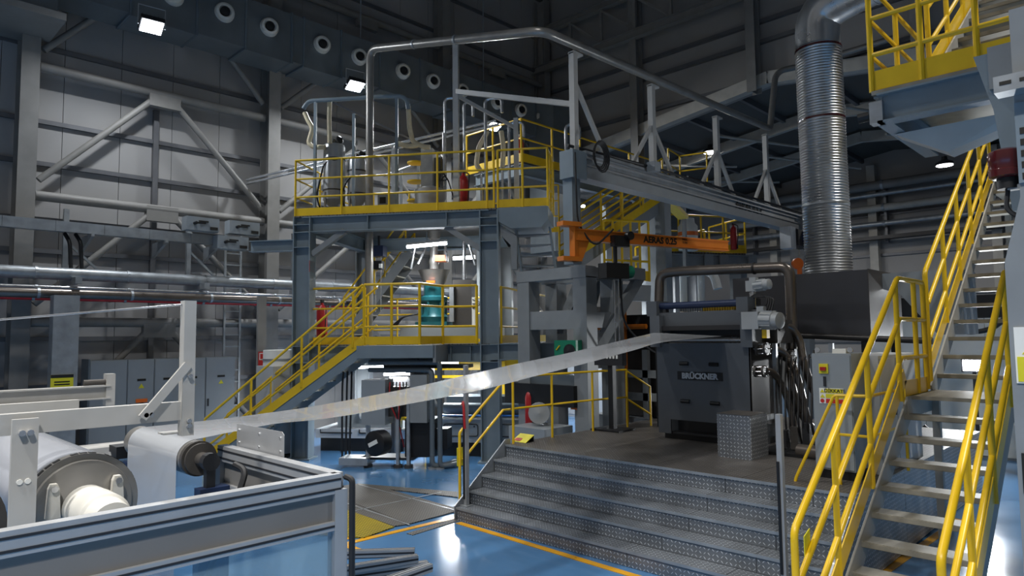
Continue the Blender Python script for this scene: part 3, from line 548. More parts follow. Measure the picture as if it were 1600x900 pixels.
# ================================================================== LEFT WALL SERVICES
ct = thing('cable_tray', 'long grey cable tray on brackets along the left wall', 'cable tray', (-16.8, 5, 5))
MB().box(-17.1, -16.7, -2, 7.1, 4.93, 4.97).build('tray_floor', 'galv', ct)
for k in range(10): MB().box(-16.7, -16.68, -2+.91*k+.004, -2+.91*(k+1)-.004, 4.9, 5.12).build('side_rail', 'galv', ct)
for y in (0.2, 2.2, 4.1, 5.6, 6.8): MB().prism([(-17.5, y, 4.9), (-16.6, y, 4.9), (-16.6, y, 4.84), (-17.5, y, 4.55)], (0, .06, 0)).build('bracket', 'galv', ct)
for i, (px, py, lab) in enumerate(((315, 351, 'left one of two upper grey drive boxes on the cable tray'), (380, 357, 'right one of two upper grey drive boxes on the cable tray'), (362, 380, 'lower grey drive box at the end of the cable tray'))):
    c = P(px, py, x=-16.5); t = thing('drive_box', lab, 'box', c, 'grey drive boxes on the left wall')
    MB().box(c.x-.2, c.x+.1, c.y-.38, c.y+.38, c.z-.16, c.z+.16).build('case', 'cabinet', t)
    MB().box(c.x+.1, c.x+.115, c.y-.1, c.y+.12, c.z+.05, c.z+.08).build('slot', 'ink', t); MB().box(c.x+.1, c.x+.115, c.y+.16, c.y+.34, c.z-.12, c.z-.05).build('name_plate', 'ink', t)
    MB().cyl((c.x+.1, c.y-.2, c.z), (c.x+.22, c.y-.2, c.z), .035, n=10).build('handle_pivot', 'black', t); MB().beam((c.x+.2, c.y-.2, c.z), (c.x+.2, c.y+.02, c.z+.01), .03, .04).build('handle', 'black', t)
for nm, lab, px0, px1, x, r, m in (('insulated_pipe', 'thick insulated pipe with shiny jacket along the left wall', (0, 424), (455, 445), -16.6, .13, 'galv'), ('brown_pipe', 'long brown metal pipe below the insulated one on the left wall', (0, 456), (455, 470), -16.3, .1, 'pipe_br'), ('red_pipe', 'thin red sprinkler pipe along the left wall', (0, 466), (455, 473), -16.75, .06, 'red_pipe'), ('conduit_pipe', 'thin grey conduit above the brown pipe on the left wall', (0, 446), (455, 462), -16.5, .03, 'steel')):
    a, b = P(*px0, x=x), P(*px1, x=x); z = (a.z+b.z)/2; t = thing(nm, lab, 'pipe', (x, 5, z))
    MB().cyl((x, -3, z), (x, 16, z), r, n=14).build('pipe_run', m, t, True)
    for k in range(10): MB().cyl((x, -2+1.7*k, z), (x, -1.95+1.7*k, z), r+.012, n=14).build('clamp', 'galv', t); MB().box(WX+.1, x, -1.99+1.7*k, -1.96+1.7*k, z-.02, z+.02).build('bracket', 'galv', t)
# ducts boxes under the insulated pipe
t = thing('pipe_rack', 'galvanised pipe rack with braces along the left wall', 'rack', (-16.7, 4, 3.9))
for y in (1, 3.8, 6.4, 9.2): MB().box(-17.5, -16.2, y-.06, y+.06, 3.78, 3.92).build('cross_arm', 'galv', t); MB().beam((-17.4, y, 4.8), (-17.4, y+.9, 3.95), .05, .05).build('brace', 'galv', t); MB().box(-17.45, -17.35, y-.05, y+.05, 3.9, 5.5).build('upright', 'galv', t)
MB().box(-17.2, -16.75, -2, 16, 3.93, 3.96).build('tray', 'galv', t)
MB().tube([(-17, 3.7, 4.9), (-16.8, 3.75, 4.7), (-16.8, 3.8, 3.97)], .04, 8, .1).build('cable_loop', 'rubber', t, True); MB().tube([(-17, 3.9, 4.9), (-16.8, 3.95, 4.72), (-16.8, 4.0, 3.97)], .04, 8, .1).build('cable_loop', 'rubber', t, True)
cyl = P(100, 520, x=-15.8)
t = thing('galvanised_column', 'flat galvanised support column with a yellow notice by the left wall', 'column', (-15.8, cyl.y, 0))
MB().box(-15.95, -15.65, cyl.y-.22, cyl.y+.22, 0, 3.5).build('shaft', 'galv', t)
sn = P(97, 595, x=-15.64); s = MB().box(-15.65, -15.64, sn.y-.19, sn.y+.19, sn.z-.12, sn.z+.12).build('notice', 'sign_yellow', t, label='yellow notice plate'); MB().box(-15.64, -15.635, sn.y-.19, sn.y+.19, sn.z+.06, sn.z+.12).build('black_band', 'ink', s)
for dz in (-.02, -.07): MB().box(-15.64, -15.635, sn.y-.13, sn.y+.13, sn.z+dz-.012, sn.z+dz+.012).build('text_line', 'ink', s)
# electrical cabinets
edges = [141, 200, 242, 281, 322, 368]
names = ['leftmost wide grey electrical cabinet by the left wall', 'second grey electrical cabinet with orange switch and yellow notice', 'third grey electrical cabinet behind the white upright', 'fourth grey electrical cabinet right of the white upright', 'rightmost grey electrical cabinet beside the yellow stair rail']
for i in range(5):
    a, b = P(edges[i], 562, x=-16.9).y, P(edges[i+1], 560, x=-16.9).y; m_ = (a+b)/2
    t = thing('electrical_cabinet', names[i], 'cabinet', (-17.2, m_, 0), 'electrical cabinets by the left wall')
    MB().box(-17.45, -16.92, a+.004, b-.004, 0, 2.17).build('body', 'cabinet', t); d = MB().box(-16.92, -16.9, a+.015, b-.015, .1, 2.15).build('door', 'cabinet', t)
    MB().box(-16.9, -16.88, a+.05, a+.08, 1.0, 1.18).build('handle', 'machine_dk', d); MB().box(-16.9, -16.893, m_-.08, m_+.1, 1.68, 1.73).build('name_plate', 'ink', d)
    MB().prism([(-16.9, m_-.05, 1.52), (-16.9, m_+.07, 1.52), (-16.9, m_+.01, 1.62)], (.006, 0, 0)).build('warning_triangle', 'sign_yellow', d)
    if i == 1: MB().box(-16.9, -16.88, m_-.1, m_+.14, 1.2, 1.28).build('orange_plate', 'orange_br', d); MB().cyl((-16.9, m_+.02, 1.15), (-16.84, m_+.02, 1.15), .05, n=10).build('switch', 'black', d); MB().box(-16.9, -16.89, m_-.2, m_+.2, .85, 1.03).build('notice', 'sign_yellow', d)
    if i == 0: MB().box(-17.45, -16.9, a-.03, a, 0, 2.2).build('side_panel', 'bluegrey_dk', t)
t = thing('wall_ladder', 'slim vertical cable ladder on the left wall behind the cabinets', 'ladder', (-17.4, 6.9, 0))
for y in (7.35, 7.75): MB().box(-17.5, -17.45, y-.025, y+.025, 0, 5.6).build('side_rail', 'galv', t)
for k in range(18): MB().box(-17.49, -17.46, 7.37, 7.73, .3+.3*k, .33+.3*k).build('rung', 'galv', t)
c = P(409, 561, x=-15.2); t = thing('fire_sign', 'small red and white fire equipment sign left of the tower', 'sign', c); MB().box(c.x-.01, c.x, c.y-.08, c.y+.08, c.z-.17, c.z+.17).build('plate', 'sign_red', t)
MB().box(c.x, c.x+.003, c.y-.06, c.y+.06, c.z-.02, c.z+.14).build('pictogram', 'paper', t); MB().box(c.x+.002, c.x+.005, c.y-.04, c.y+.04, c.z+.0, c.z+.12).build('symbol', 'sign_red', t); MB().box(c.x-.08, c.x-.01, c.y-.1, c.y+.1, 0, 3.6).build('post', 'frame', t)
c = P(440, 590, x=-14.5); t = thing('white_chiller', 'white round topped unit behind the tower stair', 'machine', (c.x, c.y, 0))
MB().box(c.x-.4, c.x+.4, c.y-.4, c.y+.5, .1, 2.0).build('body', 'cabinet_lt', t); MB().cyl((c.x, c.y, 2.0), (c.x, c.y, 2.35), .4, n=24).build('top_drum', 'paper', t, True); MB().cyl((c.x, c.y, 2.12), (c.x, c.y, 2.16), .415, n=24).build('band', 'galv', t, True)
MB().box(c.x-.35, c.x+.35, c.y-.35, c.y+.45, 0, .1).build('plinth', 'machine_dk', t)
# ================================================================== CASTING MACHINE
MX0, MX1, MY, MZ = -6.07, -4.5, 9.54, PZ
cm = thing('casting_machine', 'dark grey film casting machine with name plate on the checker platform', 'machine', (-5.3, 10, PZ))
f0, f1 = P(1048, 655, y=MY), P(1122, 660, y=MY)
MB().box(MX0, MX1, MY, MY+.03, f0.z, 2.46).build('front_panel', 'machine', cm)
MB().box(MX0, f0.x, MY, MY+.03, PZ+.09, f0.z).build('front_panel', 'machine', cm); MB().box(f1.x+.15, MX1, MY, MY+.03, PZ+.09, f0.z).build('front_panel', 'machine', cm)
MB().box(MX0+.03, MX1-.02, MY+.25, 10.6, PZ+.09, 2.46).build('body', 'machine', cm); MB().box(MX0+.05, MX1, MY+.1, 10.6, PZ, PZ+.09).build('plinth', 'black', cm)
MB().box(MX1-.02, MX1+.01, MY, 10.55, PZ+.3, 2.58).build('side_panel', 'machine_side', cm); MB().box(MX1+.01, MX1+.03, MY+.05, 10.4, PZ+.36, PZ+.44).build('trim_strip', 'galv', cm)
MB().box(f0.x, f1.x+.15, MY+.22, MY+.25, PZ+.1, f0.z).build('recess_shade', 'machine_dk', cm); MB().box(f0.x-.02, f1.x+.2, MY+.03, MY+.22, PZ+.09, PZ+.12).build('recess_floor', 'machine_dk', cm)  # dark back sheet added so the recess reads as a shaded opening
for px, py in ((1069, 568), (1115.5, 569.5), (1071, 627), (1117.5, 630.5)):
    c = P(px, py, y=MY); MB().tube([c+V((-.075, -.005, 0)), c+V((.075, -.005, 0))], .03, 8).build('grip_slot', 'black', cm, True)
c = P(1093.3, 588, y=MY); np_ = MB().box(c.x-.38, c.x+.38, MY-.012, MY, c.z-.06, c.z+.065).build('name_plate', 'black', cm)
text('lettering', 'BRÜCKNER', .118, 'letter', np_, (c.x, MY-.014, c.z-.002), (1, 0, 0), (0, 0, 1), depth=.002, bold=.006)
MB().box(MX0-.05, MX1+.1, MY+.1, 10.3, 2.72, 2.95).build('roller_head', 'machine', cm); MB().box(MX0, MX1+.02, MY+.0, MY+.12, 2.66, 2.73).build('lip_bar', 'machine_dk', cm)
MB().box(MX0+.05, MX1-.1, MY+.25, 10.2, 2.46, 2.72).build('slot_interior', 'black', cm); MB().cyl((MX0+.05, MY+.2, 2.5), (MX1-.1, MY+.2, 2.5), .06, n=16).build('outfeed_roller', 'steel', cm, True)
for x in (MX0-.02, MX1-.05): MB().box(x-.06, x+.12, MY-.06, MY+.25, 2.4, 2.9).build('roller_bracket', 'machine', cm)
for px in (1170,): c = P(px, 499, y=MY-.07); MB().prism([(c.x-.04, MY-.065, c.z-.03), (c.x+.04, MY-.065, c.z-.03), (c.x, MY-.065, c.z+.04)], (0, .004, 0)).build('warning_triangle', 'orange_br', cm)
MB().cyl((MX0-.1, MY+.15, 3.06), (MX1-.15, MY+.15, 3.06), .055, n=14).build('top_roller', 'navy', cm, True); MB().box(MX0, MX1, MY+.3, MY+.42, 3.02, 3.12).build('top_beam', 'machine_dk', cm)
for k in range(26): MB().box(MX0+.3+.042*k, MX0+.328+.042*k, MY+.22, MY+.26, 2.96, 3.03).build('gripper_tooth', 'yellow' if k > 9 else 'galv', cm)
for x in (MX0-.08, MX1-.1): MB().box(x-.1, x+.08, MY+.02, MY+.4, 2.9, 3.14).build('end_bearing', 'machine', cm)
def motor(parent, c, d, L=.3, r=.1, m='motor'):
    d = V(d).normalized(); b = MB().lathe(c, d, [(0, r*.6), (.02, r), (L*.7, r), (L*.72, r*.92), (L, r*.9), (L+.02, r*.5), (L+.02, .001)], 18).build('motor', m, parent, True)
    for k in range(10):
        t = 2*math.pi*k/10; a = d.cross(V((0, 0, 1))).normalized() if abs(d.z) < .9 else V((1, 0, 0)); e = a.cross(d); n_ = a*math.cos(t)+e*math.sin(t)
        MB().beam(V(c)+n_*r+d*.03, V(c)+n_*r+d*L*.68, .008, .02, n_).build('cooling_fin', m, b)
    MB().box(c[0]-.05, c[0]+.05, c[1]-.05, c[1]+.05, c[2]+r*.8, c[2]+r*1.5).build('terminal_box', m, b)
c = P(1178, 447, y=MY+.3); motor(cm, c, (1, -.15, .06), .26, .085); MB().cyl(c+V((-.02, 0, -.08)), c+V((-.02, 0, -.35)), .05, n=12).build('gear_shaft', 'steel', cm, True); MB().box(c.x-.1, c.x+.06, c.y-.07, c.y+.07, c.z-.08, c.z+.08).build('gearbox', 'motor', cm); MB().box(c.x-.08, c.x+.04, c.y-.08, c.y+.08, c.z-.5, c.z-.33).build('coupling', 'black', cm)
c = P(1190, 500, x=MX1+.2); motor(cm, c, (1, -.2, -.05), .3, .13); MB().box(MX1-.05, c.x, c.y-.12, c.y+.16, c.z-.13, c.z+.12).build('gearbox', 'motor', cm)
MB().box(c.x+.02, c.x+.09, c.y-.05, c.y+.05, c.z-.26, c.z-.14).build('cable_gland', 'yellow', cm)
MB().box(MX1+.02, MX1+.2, MY+.5, 10.6, 2.45, 2.8).build('rear_gear_housing', 'machine_side', cm)
for k in range(4): MB().tube([c+V((.1-.04*k, .1, .1)), c+V((.12-.03*k, .2, .32)), c+V((-.15, .25, .36+.02*k)), c+V((-.35, .25, .3))], .012, 6, .1).build('cable', 'rubber', cm, True)
bx = thing('checker_box', 'small checker plate box step in front of the casting machine', 'box', (-4.35, 8.9, PZ))
B0 = P(1122, 713, z=PZ)
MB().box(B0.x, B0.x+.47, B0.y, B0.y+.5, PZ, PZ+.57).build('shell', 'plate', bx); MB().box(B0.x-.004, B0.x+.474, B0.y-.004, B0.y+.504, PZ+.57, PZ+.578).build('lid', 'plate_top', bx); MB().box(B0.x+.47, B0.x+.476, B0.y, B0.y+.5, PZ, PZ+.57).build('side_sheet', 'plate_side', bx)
# braided hoses with flanges to the machine side
hs = [((1183, 545), [(1215, 545), (1234, 560), (1236, 600), (1252, 650), (1290, 690)], 'upper braided steel hose flanged to the machine side', .055), ((1180, 580), [(1205, 578), (1222, 600), (1236, 640), (1245, 690), (1262, 735)], 'lower braided steel hose flanged to the machine side', .05), ((1205, 507), [(1235, 510), (1250, 530), (1256, 570), (1270, 610), (1290, 640)], 'highest braided steel hose looping right of the machine', .06), ((1222, 555), [(1240, 570), (1252, 610), (1262, 660), (1280, 700)], 'rear braided steel hose in the shadow beside the cabinet', .05)]
for i, (s0_, pts, lab, r) in enumerate(hs):
    x = MX1+.06; st_ = P(*s0_, x=x); t = thing('braided_hose', lab, 'hose', (st_.x, st_.y, st_.z), 'braided hoses beside the casting machine')
    path = [st_]+[P(*q, x=x+.12+.09*k+(.25 if i == 3 else 0)) for k, q in enumerate(pts)]
    MB().tube(path, r, 10, .2, 6).build('hose', 'pipe_br', t, True)
    for e in (0, .12): MB().cyl(st_+V((e, 0, 0)), st_+V((e+.035, 0, 0)), r*1.7, n=14).build('flange', 'machine_side', t, True)
    for k in range(6): t_ = k*math.pi/3; MB().cyl(st_+V((-.02, math.cos(t_)*r*1.4, math.sin(t_)*r*1.4)), st_+V((.18, math.cos(t_)*r*1.4, math.sin(t_)*r*1.4)), .009, n=6).build('bolt', 'steel', t)
ms = thing('valve_manifold', 'tangle of dark valves and cables between machine and cabinet', 'manifold', (-3.9, 9.6, PZ))
for k in range(9): x = -4.2+.07*k; MB().tube([(x, 9.7, PZ), (x+.02, 9.65-.03*k, PZ+.4), (x-.05, 9.8, PZ+.8+.08*k), (x-.1, 10., PZ+1.3)], .014, 6, .15).build('cable', 'rubber', ms, True)
for k in range(5): MB().box(-4.1+.16*k, -4.0+.16*k, 9.5, 9.62, PZ+.05, PZ+.3+.06*(k % 3)).build('valve_block', 'machine_side' if k % 2 else 'machine_dk', ms)
MB().cyl((-3.75, 9.3, PZ+.08), (-3.45, 9.25, PZ+.08), .09, n=14).build('pump', 'pipe_br', ms, True); MB().box(-4.3, -3.3, 9.2, 10.2, PZ, PZ+.04).build('drip_tray', 'black', ms)
for x in (-4.3, -3.5): MB().box(x-.03, x+.03, 9.9, 9.96, PZ, PZ+1.5).build('upright', 'galv', ms)
# brown loop pipe behind the machine, hood and spiral duct
t = thing('loop_pipe', 'brown grey pipe looping over the top of the casting machine', 'pipe', (-5.2, 10.8, PZ))
lp_ = [P(*q, y=10.75) for q in ((1029, 480), (1031, 428), (1060, 424), (1234, 417), (1237, 500), (1237, 545))]
lp_[0].z = 3.0; MB().tube(lp_, .085, 14, .18, 8).build('pipe_run', 'pipe_br', t, True); p = lp_[2].lerp(lp_[3], .7); MB().cyl(p, p+V((.03, 0, 0)), .1, n=14).build('joint_ring', 'pipe_dk', t, True)
MB().box(lp_[5].x-.06, lp_[5].x+.06, 10.7, 10.8, PZ, lp_[5].z).build('pipe_support', 'machine_dk', t); MB().box(lp_[0].x-.06, lp_[0].x+.06, 10.7, 10.82, PZ, 3.0).build('pipe_support', 'machine_dk', t)
hd = thing('exhaust_hood', 'large dark grey exhaust hood behind the casting machine', 'hood', (-4.5, 12.3, PZ))
MB().box(-5.7, -3.46, 11.5, 13.2, 2.5, 3.58).build('front_box', 'hood', hd); MB().box(-3.46, -3.45, 11.5, 13.2, 2.48, 3.59).build('side_sheet', 'machine_side', hd)
MB().prism([(-3.45, 12.2, 3.55), (-2.35, 12.2, 3.55), (-2.35, 12.2, 2.55), (-2.7, 12.2, 2.55), (-3.2, 12.2, 3.2), (-3.45, 12.2, 3.3)], (0, 1, 0)).build('side_wing', 'cabinet', hd)
for x, y in ((-5.65, 11.55), (-3.55, 11.55), (-5.65, 13.1), (-3.55, 13.1)): MB().box(x-.05, x+.05, y-.05, y+.05, PZ, 2.5).build('leg', 'machine_dk', hd)
MB().cyl((-4.6, 11.42, 2.56), (-2.6, 11.42, 2.46), .05, n=10).build('drain_pipe', 'pipe_dk', hd, True)
sd = thing('spiral_duct', 'tall shiny spiral wound duct rising from the dark hood', 'duct', (-4.37, 12.3, 3.58))
dx, dy, R_ = -4.37, 12.3, .37
pb, ptp = P(1295, 425, y=dy), P(1278, 75, y=dy)
prof_ = []; n = 166; hgt = ptp.z-3.58
for k in range(n+1): prof_ += [(hgt*k/n, R_+(.016 if k % 2 else 0))]
MB().lathe((pb.x, dy, 3.58), (ptp.x-pb.x, 0, hgt), prof_, 32).build('vertical_run', 'spiral', sd, True)
for f in (.3, .67, .985): c = V((pb.x, dy, 3.58)).lerp(V((ptp.x, dy, ptp.z)), f); MB().cyl(c, c+V((0, 0, .03)), R_+.018, n=32).build('joint_band', 'darkred' if f > .5 else 'galv', sd, True)
el = [V((ptp.x, dy, ptp.z-.05)), V((ptp.x, dy, ptp.z+.62)), V((ptp.x+.75, dy-.1, ptp.z+.78)), V((ptp.x+4.5, dy-.6, ptp.z+.9))]
MB().tube(el, R_, 28, .75, 5).build('elbow', 'spiral', sd, True)
for k in range(5): c = el[2].lerp(el[3], .06+.07*k); d = (el[3]-el[2]).normalized(); MB().cyl(c, c+d*.03, R_+.012, n=28).build('joint_band', 'galv', sd, True)
# control cabinet on the platform
cc = thing('control_cabinet', 'grey control cabinet with red yellow switch and hazard stickers on the platform', 'cabinet', (-2.85, 8.6, PZ))
K0 = P(1276, 745, z=PZ); kx0, kx1, ky, kz = K0.x, -2.66, K0.y, 2.36
MB().box(kx0, kx1, ky, ky+.55, PZ+.1, kz).build('body', 'cabinet', cc); MB().box(kx0+.02, kx1-.02, ky+.02, ky+.5, PZ, PZ+.1).build('plinth', 'black', cc)
dd = MB().box(kx0+.01, kx1-.01, ky-.015, ky, PZ+.12, kz-.02).build('door', 'cabinet', cc)
c = P(1287, 576, y=ky-.02); s = MB().box(c.x-.05, c.x+.05, ky-.03, ky-.015, c.z-.055, c.z+.055).build('switch_plate', 'sign_yellow', dd); MB().box(c.x-.03, c.x+.03, ky-.06, ky-.03, c.z-.02, c.z+.02).build('rotary_switch', 'red', cc); MB().box(c.x-.008, c.x+.02, ky-.03, ky-.015, c.z-.2, c.z-.09).build('padlock', 'machine_dk', cc)
a, b = P(1280, 606, y=ky-.016), P(1319, 632, y=ky-.016); s = MB().box(a.x, b.x, ky-.02, ky-.015, b.z, a.z).build('hazard_sticker', 'paper', cc, label='white hazard sticker with yellow and red fields')
wd, hh = b.x-a.x, a.z-b.z
for k, m in enumerate(('sign_yellow', 'sign_yellow', 'sign_red')):
    z1 = a.z-hh*(k/3+.03); MB().box(a.x+wd*.27, b.x-.004, ky-.024, ky-.02, z1-hh*.27, z1).build('field', m, s)
    if k < 2: MB().prism([(a.x+.01, ky-.022, z1-hh*.26), (a.x+wd*.24, ky-.022, z1-hh*.26), (a.x+wd*.13, ky-.022, z1-.005)], (0, -.002, 0)).build('triangle', 'sign_yellow', s)
    else: MB().cyl((a.x+wd*.12, ky-.021, z1-hh*.13), (a.x+wd*.12, ky-.024, z1-hh*.13), hh*.13, n=14).build('prohibition_disc', 'sign_red', s)
text('lettering', 'DİKKAT!', .055, 'ink', s, (a.x+wd*.63, ky-.025, a.z-hh*.165), (1, 0, 0), (0, 0, 1), depth=.001, bold=.001)
MB().lathe((kx0+.03, ky+.1, kz+.04), (0, 1, 0), [(0, .03), (.01, .035), (.02, .03)], 12).build('lifting_eye', 'steel', cc); MB().lathe((kx1-.04, ky+.1, kz+.04), (0, 1, 0), [(0, .03), (.01, .035), (.02, .03)], 12).build('lifting_eye', 'steel', cc)
MB().box(kx1-.25, kx1-.1, ky+.15, ky+.3, kz, kz+.05).build('crumpled_rag', 'paper', cc)
wc = thing('white_cabinet', 'pale long cabinet standing behind the control cabinet', 'cabinet', (-2.6, 9.4, PZ))
MB().box(-3.05, -2.55, ky+.58, 10.4, PZ, kz-.04).build('body', 'cabinet_lt', wc)
for y in (ky+.6, ky+1.2): MB().box(-2.55, -2.535, y, y+.57, PZ+.06, kz-.08).build('door', 'cabinet_lt', wc); MB().box(-2.535, -2.52, y+.48, y+.51, 1.6, 1.8).build('handle', 'machine_dk', wc)
cr = thing('cabinet_guard_rail', 'thin yellow guard rail around the grey control cabinet', 'railing', (-3.1, 7.7, PZ))
r0, r1, r2 = P(1243, 755, y=7.75), P(1303, 618, y=7.9), P(1390, 605, x=-2.36)
MB().tube([(r0.x, 7.75, PZ-.3), (r0.x, 7.75, PZ+.02), (r1.x, 7.9, r1.z), (-2.42, 7.9, r1.z+.01), (-2.42, 9.2, r1.z+.01)], .018, 8, .04).build('handrail', 'yellow', cr, True)
MB().tube([(r1.x+.02, 7.9, r1.z-.42), (-2.42, 7.9, r1.z-.42), (-2.42, 9.2, r1.z-.42)], .016, 8).build('knee_rail', 'yellow', cr, True)
for x, y in ((r1.x+.03, 7.9), (-2.42, 7.9), (-2.42, 9.2)): MB().cyl((x, y, PZ), (x, y, r1.z), .018, n=8).build('post', 'yellow', cr, True)

# white partition behind the staircase
wpn = thing('white_partition', 'white panelled partition wall behind the yellow staircase', 'partition', (-2, 17, 0))
for k in range(6): MB().box(-5.2+1.15*k+.005, -5.2+1.15*(k+1)-.005, 16.9, 17.0, .05, 2.95).build('panel', 'paper', wpn)
MB().box(-5.2, 1.7, 16.92, 17.02, 2.95, 3.02).build('top_rail', 'galv', wpn); MB().box(-5.2, 1.7, 16.92, 17.02, 0, .05).build('bottom_rail', 'galv', wpn)
q = thing('striped_barrier', 'black and yellow striped barrier board seen below the staircase landing', 'barrier', (-2.2, 13.6, 0)); a, b = P(1440, 668, y=13.6), P(1500, 722, y=13.6)
for k in range(6):
    MB().beam(a.lerp(b, k/6), a.lerp(b, (k+1)/6), .03, .16).build('stripe', 'sign_yellow' if k % 2 else 'ink', q)
for p in (a, b): MB().box(p.x-.03, p.x+.03, p.y+.02, p.y+.06, 0, p.z).build('post', 'yellow', q)
q = thing('dark_cable_tray', 'dark horizontal tray behind the upper treads of the yellow staircase', 'cable tray', (-2, 15.9, 3)); a, b = P(1375, 482, y=16.2), P(1560, 497, y=16.2); MB().box(a.x, b.x+1, 16.1, 16.6, a.z-.25, a.z+.2).build('tray', 'black', q); MB().tube([(b.x-.9, 16.05, a.z-.2), (b.x-.6, 16.0, a.z-.55), (b.x-.1, 16.05, a.z-.5), (b.x+.2, 16.05, a.z-.2)], .05, 8, .2).build('cable_loop', 'rubber', q, True)
for x in (a.x+.2, b.x+.6): MB().box(x-.05, x+.05, 16.3, 16.4, 0, a.z-.25).build('support_leg', 'girt', q)
# ================================================================== EXTRUDER TOWER (local frame: u right, v back)
T = TOWER
def TW(u, v, z): return T @ V((u, v, z))
tw = thing('extruder_tower', 'blue grey steel tower with two yellow railed decks and a side stair', 'tower', TW(-2, 1.5, 0))
UL, UR, ZD, ZL = -4.14, .045, 5.27, 2.45
def tcol(u, v, z1, m='bluegrey', ribs=()):
    c = MB(T).ibeam((u, v, 0), (u, v, z1), .3, .4, .024, (1, 0, 0)).build('column', m, tw)
    MB(T).box(u-.26, u+.26, v-.22, v+.22, 0, .03).build('base_plate', m, c)
    for z in ribs:
        for s in (-1, 1): MB(T).box(u-.18, u+.18, v+s*.08-.07, v+s*.08+.07, z-.008, z+.008).build('stiffener', m, c)
for u in (UL, UR): tcol(u, 0, ZD, ribs=(2.07, 2.43, 4.6, 4.93, 5.1))
for u in (UL, UR-.3): tcol(u, 3.6, ZD, 'greypaint', (2.43, 4.93))
def tbeam(a, b, h, wd=.22, name='beam', ribs=(), m='bluegrey'):
    o = MB(T).ibeam(a, b, wd, h, .02).build(name, m, tw); a, b = V(a), V(b)
    for f in ribs:
        p = a.lerp(b, f); d = (b-a).normalized()
        MB(T).beam(p-d*.008, p+d*.008, wd*.92, h-.04).build('stiffener', m, o)
    return o
tbeam((UL, 0, 5.1), (UR, 0, 5.1), .34, .26, ribs=(.36, .78)); tbeam((UL, 3.6, 5.1), (UR-.3, 3.6, 5.1), .34); tbeam((UL, 0, 5.1), (UL, 3.6, 5.1), .34); tbeam((UR, 0, 5.1), (UR-.3, 3.6, 5.1), .34)
tbeam((-3.1, 1.8, 4.85), (-1.6, 1.8, 4.85), .3); tbeam((UL-1.5, .4, 4.72), (UL, .4, 4.72), .26, .2)
for u, s in ((UL+.2, 1), (UR-.2, -1)): MB(T).beam((u, 0, 4.45), (u+s*.75, 0, 4.95), .14, .12).build('knee_brace', 'greypaint', tw)
MB(T).box(UL-.2, UR+.18, -.1, 3.7, ZD, ZD+.03).build('upper_deck', 'grate_dark', tw)
tbeam((UL, 0, 2.25), (UR, 0, 2.25), .36, .22, ribs=(.3, .62, .8, .9)); tbeam((UL, 3.6, 2.25), (UR-.3, 3.6, 2.25), .36); tbeam((UL, 0, 2.25), (UL, 3.6, 2.25), .36); tbeam((UR, 0, 2.25), (UR+.5, 3.6, 2.25), .36); tbeam((UR, -.02, 2.28), (1.6, -.02, 2.28), .34)
MB(T).box(UL-.2, UR+.75, -.1, 3.7, 2.43, ZL).build('lower_deck', 'grate_dark', tw)
# cantilever end of the upper deck with the small ladder stair
MB(T).box(.23, 1.3, -.1, 1.1, 5.02, 5.3).build('cantilever_box', 'bluegrey', tw)
MB(T).prism([(.23, -.1, 5.02), (1.3, -.1, 5.02), (1.15, -.1, 4.86), (.5, -.1, 4.86)], (0, 1.0, 0)).build('cantilever_soffit', 'bluegrey', tw)
for k in range(4): MB(T).box(.62+.03*k, 1.3+.03*k, .12-.0*k, .34, 4.72-.22*k, 4.75-.22*k).build('ladder_tread', 'bluegrey_dk', tw)
for u in (.58, 1.3): MB(T).beam((u, .22, 4.9), (u+.12, .22, 3.9), .04, .2, (0, 1, 0)).build('ladder_stringer', 'bluegrey', tw)
MB(T).prism([(.27, .0, 4.95), (.62, 0, 4.7), (.62, 0, 4.0), (.5, 0, 4.0), (.5, 0, 4.5), (.27, 0, 4.75)], (0, .2, 0)).build('haunch_bracket', 'greypaint', tw)
# railings
railing(tw, [(UL-.15, 3.6, ZD+.03), (UL-.2, -.05, ZD+.03), (-.0, -.05, ZD+.03), (.15, -.05, ZD+.03)], T, 1.26, (1, .665, .34), [3, 4, 1], r=.024, pw=.024, toe_h=.17)
railing(tw, [(.24, -.08, ZD+.03), (1.3, -.08, ZD+.03), (1.3, 1.1, ZD+.03)], T, 1.24, (1, .665, .34), [2, 2], r=.024, pw=.026, toe_h=.17)
railing(tw, [(1.2, 3.6, ZD+.03), (-3.9, 3.65, ZD+.03)], T, 1.26, (1, .665, .34), [5], r=.022, pw=.022)
railing(tw, [(UL+.16, .05, ZL), (-2.75, .05, ZL)], T, 1.24, (1, .64, .3), [1], r=.024, pw=.026, toe_h=.16)
railing(tw, [(-2.36, -1., ZL), (-1.2, -1., ZL), (-.95, -.15, ZL), (-.22, -.15, ZL)], T, 1.22, (1, .64, .3), [2, 1, 1], r=.026, pw=.03, toe_h=.16)
railing(tw, [(.28, -.05, ZL), (.85, 3.6, ZL)], T, 1.18, (1, .64, .3), [3], r=.024, pw=.024, toe_h=.16)
railing(tw, [(UL, 3.6, ZL), (-.4, 3.6, ZL)], T, 1.18, (1, .64, .3), [4], r=.024, pw=.024, toe_h=.16)
